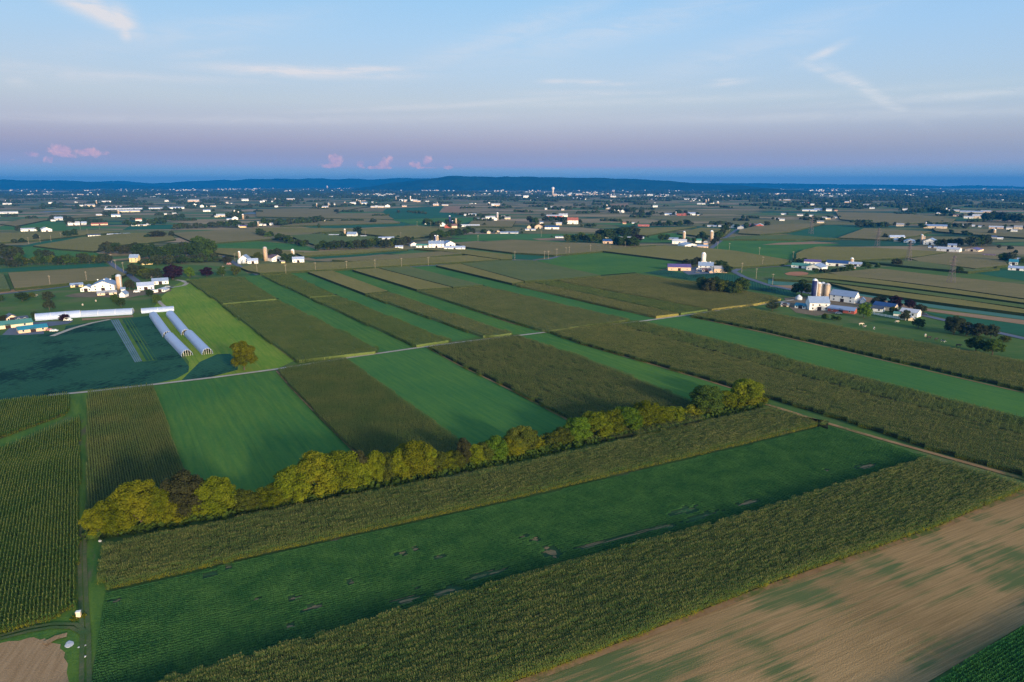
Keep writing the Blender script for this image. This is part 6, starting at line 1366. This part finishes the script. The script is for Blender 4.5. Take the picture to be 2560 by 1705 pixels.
# ---------------------------------------------------------------- cows, vehicles, fence, stones
def cow_mesh():
    ch = [((-.95, 0, 1.15), .34), ((-.45, 0, 1.12), .40), ((.1, 0, 1.10), .40), ((.6, 0, 1.18), .36), ((.95, 0, 1.25), .22), ((1.3, 0, 1.05), .16), ((1.6, 0, .85), .10)]
    V = [c[0] for c in ch]; Rr = [c[1] for c in ch]; E = [(i, i + 1) for i in range(len(ch) - 1)]
    for x, y, k in ((-.85, .25, 0), (-.85, -.25, 0), (.62, .22, 3), (.62, -.22, 3)):
        b = len(V); back = k == 0
        V += [(x, y, .95), (x - (.06 if back else -.02), y, .52), (x + (.03 if back else 0), y, .05)]; Rr += [.16 if back else .13, .075, .06]
        E += [(k, b), (b, b + 1), (b + 1, b + 2)]
    b = len(V); V += [(-1.25, 0, 1.2), (-1.32, 0, .6)]; Rr += [.05, .04]; E += [(0, b), (b, b + 1)]
    for s in (-1, 1):
        b = len(V); V.append((1.22, .2 * s, 1.2)); Rr.append(.05); E.append((5, b))
    me = bpy.data.meshes.new('cow'); me.from_pydata(V, E, []); me.update()
    o = bpy.data.objects.new('cow_source', me); COL.objects.link(o)
    sk = o.modifiers.new('s', 'SKIN'); o.modifiers.new('d', 'SUBSURF').levels = 1
    for i, v in enumerate(me.skin_vertices[0].data): v.radius = (Rr[i], Rr[i]); v.use_root = (i == 2)
    dg = bpy.context.evaluated_depsgraph_get()
    out = bpy.data.meshes.new_from_object(o.evaluated_get(dg)); out.name = 'cow'
    bpy.data.objects.remove(o); return out
def hide(name, a, b, s=1.6, cut=.5):
    m, nb, out = new_mat(name); n = nb.noise(objco(nb), s, 2, .4)
    oi = nb.n.new('ShaderNodeObjectInfo')
    f = nb.m('GREATER_THAN', nb.m('ADD', n, nb.m('MULTIPLY_ADD', oi.outputs['Random'], .1, -.05)), cut)
    finish(nb, out, nb.mix(f, a, b), .8); return m
M_pied = hide('pied_hide', (.62, .60, .56), (.02, .02, .02)); M_pale = hide('pale_hide', (.66, .58, .50), (.60, .45, .32)); M_black = hide('black_hide', (.02, .02, .02), (.05, .04, .035))
COW = cow_mesh(); COW.materials.append(M_pied)
for x, y, m, lb in [(2153, 814, M_pale, 'pale cow nearest the bright green tree'), (2161, 820, M_pied, 'black and white cow below the pale cow'), (2185, 824, M_pied, 'black and white cow at the corn edge'), (2242, 808, M_pale, 'pale cow below the white fence'),
   (2313, 842, M_pale, 'pale cow below the round dark tree'), (2322, 848, M_black, 'black cow right of the pale cow in the lower pasture'), (2340, 852, M_black, 'black cow in the middle of the lower pasture'), (2357, 857, M_pied, 'pied cow in the lower pasture'),
   (2396, 868, M_black, 'black cow nearest the rounded green trees'), (207, 765, M_pale, 'pale cow alone in the pasture above the greenhouses'), (240, 755, M_pale, 'tan cow in front of the left farm'), (88, 742, M_pale, 'tan cow in the far left pasture')]:
    X, Y = P(x, y); o = put('cow', COW, None, None, (X, Y, .1), R.uniform(-1.2, 1.2)); set_mat(o, m); o.scale = (1.25,) * 3
    tag(o, lb, 'cow', 'cows grazing in the pastures')
def car(x, y, rz, col, label, van=False):
    L, W, Hh = (5.4, 2.0, 2.2) if van else (4.6, 1.8, 1.45); X, Y = P(x, y)
    r = empty('van' if van else 'car', (X, Y + 1, .15), rz); tag(r, label, 'van' if van else 'car')
    prof = [(-L/2, .35), (-L/2, .9), (-L * .42, .95), (-L * .36, Hh), (L * .22, Hh), (L * .34, 1.0 if not van else 1.2), (L/2, .85), (L/2, .35)]
    V = [(p[0], -W/2, p[1]) for p in prof] + [(p[0], W/2, p[1]) for p in prof]; n = len(prof)
    fs = [(i, (i + 1) % n, n + (i + 1) % n, n + i) for i in range(n)] + [tuple(range(n))[::-1], tuple(range(n, 2 * n))]
    me = mesh_py('body', V, fs); bm = bmesh.new(); bm.from_mesh(me); bmesh.ops.recalc_face_normals(bm, faces=bm.faces[:]); bm.to_mesh(me); bm.free()
    put('body', me, col, r)
    put('window', MB().box(-L * .30, L * .20, -W/2 - .02, W/2 + .02, Hh * .66, Hh * .92).mesh('window'), M_glass, r)
    wm = MB(); 
    for k in range(12):
        a = 2 * math.pi * k / 12; wm.v += [(.34 * math.cos(a), -.12, .34 + .34 * math.sin(a) - .0), (.34 * math.cos(a), .12, .34 + .34 * math.sin(a))]
    wm.f = [(2 * k, 2 * ((k + 1) % 12), 2 * ((k + 1) % 12) + 1, 2 * k + 1) for k in range(12)] + [tuple(2 * k for k in range(12)), tuple(2 * k + 1 for k in reversed(range(12)))]
    w = wm.mesh('wheel'); w.materials.append(M_dark)
    for sx in (-.31, .31):
        for sy in (-.5, .5): put('wheel', w, None, r, (L * sx, W * sy * .96, 0))
CW = paint('car_white', (.72, .73, .75), .03, 1, .3, .5); CS = paint('car_silver', (.35, .38, .42), .03, 1, .3, .5); CB = paint('car_dark', (.05, .06, .08), .03, 1, .3, .5); CR = paint('car_pink', (.45, .22, .22), .05, 1, .5, .4); CY = paint('machine_yellow', (.55, .5, .05), .05, 1, .5, .4)
car(341, 732, .2, CW, 'white van parked between the left farm buildings', True)
car(418, 719, .3, CS, 'silver car at the right end of the left farm', False)
car(425, 722, .1, CB, 'dark car at the right end of the left farm', False)
car(121, 828, .1, CR, 'reddish car right of the teal roofed barn', False)
car(133, 830, .2, CW, 'white car right of the teal roofed barn', False)
car(572, 662, 0, CR, 'pinkish truck beside the silver grain bins', True)
car(45, 818, .8, CY, 'yellow machine between the two long roofs', True)
car(168, 803, .1, CW, 'white van beside the purple bush', True)
car(2098, 786, -.3, CS, 'silver car before the red and white shed', False)
car(2313, 789, -.5, CB, 'dark car driving on the right road', False)
car(1744, 683, .1, CB, 'dark car on the yard by the white silo', False)
# white board fence
A = Vector((*P(2176, 785), 0)); B = Vector((*P(2264, 801), 0)); d = B - A; L = d.length
fr = empty('board_fence', A, math.atan2(d.y, d.x)); tag(fr, 'white board fence below the dark roofed house', 'fence')
pm = MB().box(-.12, .12, -.12, .12, 0, 1.9).mesh('post'); pm.materials.append(M_trim)
n = int(L / 3); seg = L / n
rl = MB().box(0, seg - .24, -.05, .05, -.17, .17).mesh('rail'); rl.materials.append(M_trim)
for i in range(n + 1):
    put('post', pm, None, fr, (i * seg, 0, 0))
    if i < n:
        for z in (.4, .95, 1.5): put('rail', rl, None, fr, (i * seg + .12, 0, z))
M_stone = paint('pale_stone', (.50, .50, .52), .2, 2, .8, .2, streak=False)
def stone(x, y, w, d, h, label, name='stone', mat=None):
    k = mpp(y); X, Y = P(x, y); bm = bmesh.new(); bmesh.ops.create_icosphere(bm, subdivisions=2, radius=.5)
    for v in bm.verts: v.co *= 1 + R.uniform(-.16, .16); v.co.z = max(v.co.z, -.15)
    me = bpy.data.meshes.new(name); bm.to_mesh(me); bm.free()
    o = put(name, me, mat or M_stone, None, (X, Y, .12), R.uniform(0, 3)); o.scale = (w * k, d, h); tag(o, label, name.replace('_', ' '))
stone(173, 1612, 20, 2.6, .25, 'large flat pale stone slab beside the dirt patch', 'stone')
stone(205, 1617, 8, 1.6, .2, 'upper of three small pale stones on the grass track', 'stone')
stone(206, 1630, 8, .9, .3, 'middle of three small pale stones on the grass track', 'stone')
stone(211, 1643, 8, .8, .3, 'lower of three small pale stones on the grass track', 'stone')
stone(250, 1354, 9, .8, .7, 'white boulder at the left end of the tree row', 'boulder')
# marker box in the grass
X, Y = P(198, 1545); r = empty('utility_box', (X, Y, .1), .3); tag(r, 'small cream utility box in a yellow weed patch', 'utility box')
put('case', MB().box(-.45, .45, -.35, .35, 0, 1.5).mesh('case'), wallm('c'), r); put('lid', MB().box(-.5, .5, -.4, .4, 1.5, 1.62).mesh('lid'), M_trim, r)
clumps('weeds', [(X + R.uniform(-1.2, 1.2), Y + R.uniform(-1.2, 1.2), .05) for _ in range(30)], TINT['gold'], 'yellow weeds around the small utility box', .12, 14, .25, .4)

# ---------------------------------------------------------------- far scatter: small buildings and tree masses toward the hills
BX = []
rs = np.random.RandomState(5)
def batch_boxes(items, name, mat_w, mat_r, label):
    V = []; Fw = []; MI = []
    for X, Y, w, d, h in items:
        b = len(V); hw = h * .6
        V += [(X - w/2, Y, 0), (X + w/2, Y, 0), (X + w/2, Y + d, 0), (X - w/2, Y + d, 0), (X - w/2, Y, hw), (X + w/2, Y, hw), (X + w/2, Y + d, hw), (X - w/2, Y + d, hw), (X - w/2, Y + d/2, h), (X + w/2, Y + d/2, h)]
        for f, mi in (((0, 1, 5, 4), 0), ((2, 3, 7, 6), 0), ((1, 2, 6, 9, 5), 0), ((3, 0, 4, 8, 7), 0), ((4, 5, 9, 8), 1), ((6, 7, 8, 9), 1)):
            Fw.append(tuple(i + b for i in f)); MI.append(mi)
    me = mesh_py(name, V, Fw); me.materials.append(mat_w); me.materials.append(mat_r)
    for p, m in zip(me.polygons, MI): p.material_index = m
    o = put(name, me, None); tag(o, label, kind='stuff'); return o
cl = []
def band(x0, x1, y0, y1, ncl, per):
    for _ in range(ncl):
        cx = rs.uniform(x0, x1); cy = rs.uniform(y0, y1)
        for k in range(rs.randint(2, per)):
            x = cx + rs.normal(0, 9 + (500 - min(cy, 499)) * .1); y = cy + rs.normal(0, 1.0)
            if y < 464.5: continue
            kk = mpp(y); X, Y = P(x, y); cl.append((X, Y, min(70, rs.uniform(1.6, 5) * kk), 10, rs.uniform(1.2, 2.4) * kk if kk < 5 else 14))
band(0, 2560, 486, 512, 50, 5); band(0, 2560, 474, 494, 190, 7); band(0, 2560, 466, 480, 60, 6); band(0, 700, 466, 480, 30, 6); band(1250, 1500, 478, 494, 12, 8); band(1850, 2560, 476, 500, 40, 6); band(500, 1100, 468, 480, 30, 8)
third = [cl[i::3] for i in range(3)]
batch_boxes(third[0], 'town_buildings', wallm('w'), roofm('W'), 'tiny white buildings of distant villages toward the hills')
batch_boxes(third[1], 'town_buildings', wallm('p'), roofm('G'), 'tiny peach buildings of distant villages toward the hills')
batch_boxes(third[2], 'town_buildings', wallm('w'), roofm('B'), 'tiny white buildings with blue roofs in distant villages')
# far trees: simple leafy mounds, thousands
def far_woods(name, pts, mat, label):
    src = []
    for k in range(4):
        bm = bmesh.new(); bmesh.ops.create_icosphere(bm, subdivisions=2, radius=.5)
        r2 = random.Random(k + 50)
        for v in bm.verts: v.co *= 1 + r2.uniform(-.26, .26); v.co.z = max(-.3, v.co.z) + .3
        bm.verts.ensure_lookup_table(); src.append((np.array([v.co[:] for v in bm.verts]), np.array([[l.index for l in f.verts] for f in bm.faces]))); bm.free()
    VV = []; FF = []; base = 0
    for i, (X, Y, w, h) in enumerate(pts):
        v, f = src[i % 4]; a = i * 1.7; c, s = math.cos(a), math.sin(a)
        q = np.stack([X + (v[:, 0] * c - v[:, 1] * s) * w, Y + (v[:, 0] * s + v[:, 1] * c) * w, v[:, 2] * h * 1.15], 1)
        VV.append(q); FF.append(f + base); base += len(q)
    o = put(name, mesh_np(name, np.concatenate(VV), np.concatenate(FF)), mat); tag(o, label, kind='stuff')
def hedges(n, x0, x1, y0, y1, lmin, lmax, hpx):
    pts = []
    for _ in range(n):
        x = rs.uniform(x0, x1); y = rs.uniform(y0, y1); L = rs.uniform(lmin, lmax); sl = rs.uniform(-.035, .035)
        m = max(2, int(L / 5)); 
        for k in range(m):
            xx = x + L * (k / m - .5) + rs.normal(0, 1.5); yy = y + sl * L * (k / m - .5) + rs.normal(0, .35)
            if yy < 465 or abs(xx - 1280) > 1700: continue
            kk = mpp(yy); h = min(22, max(7, hpx * rs.uniform(.6, 1.1) * kk)); w = h * rs.uniform(1.0, 1.6) if kk < 3 else kk * rs.uniform(5, 9)
            X, Y = P(xx, yy); pts.append((X, Y, w, h))
    return pts
fw = hedges(60, -50, 2620, 512, 560, 10, 60, 7) + hedges(170, -50, 2620, 492, 524, 12, 80, 6) + hedges(220, -50, 2620, 480, 502, 20, 140, 5) + hedges(170, -50, 2620, 466, 485, 30, 220, 3.5) + hedges(60, 1800, 2620, 488, 520, 20, 100, 7) + hedges(50, 300, 1100, 474, 496, 30, 120, 4)
print('far woods', len(fw), 'far buildings', len(cl))
far_woods('far_woods', fw[::2], TINT['dark'], 'dark woods and hedges scattered across the distant plain')
far_woods('far_woods', fw[1::2], TINT['dusk'], 'dusky tree lines scattered across the distant plain')

# ---------------------------------------------------------------- air
hz = MB().box(-26500, 26500, -1700, 17600, -1.0, HAZE_TOP).mesh('haze')
ho = put('haze', hz, None); tag(ho, 'thin blue evening haze filling the valley', kind='stuff')
m = bpy.data.materials.new('haze'); m.use_nodes = True; nt = m.node_tree; nt.nodes.clear()
out = nt.nodes.new('ShaderNodeOutputMaterial'); pv = nt.nodes.new('ShaderNodeVolumePrincipled')
pv.inputs['Color'].default_value = (*HAZE_C, 1); pv.inputs['Density'].default_value = HAZE_D; pv.inputs['Anisotropy'].default_value = 0.0
nt.links.new(pv.outputs[0], out.inputs['Volume']); hz.materials.append(m)
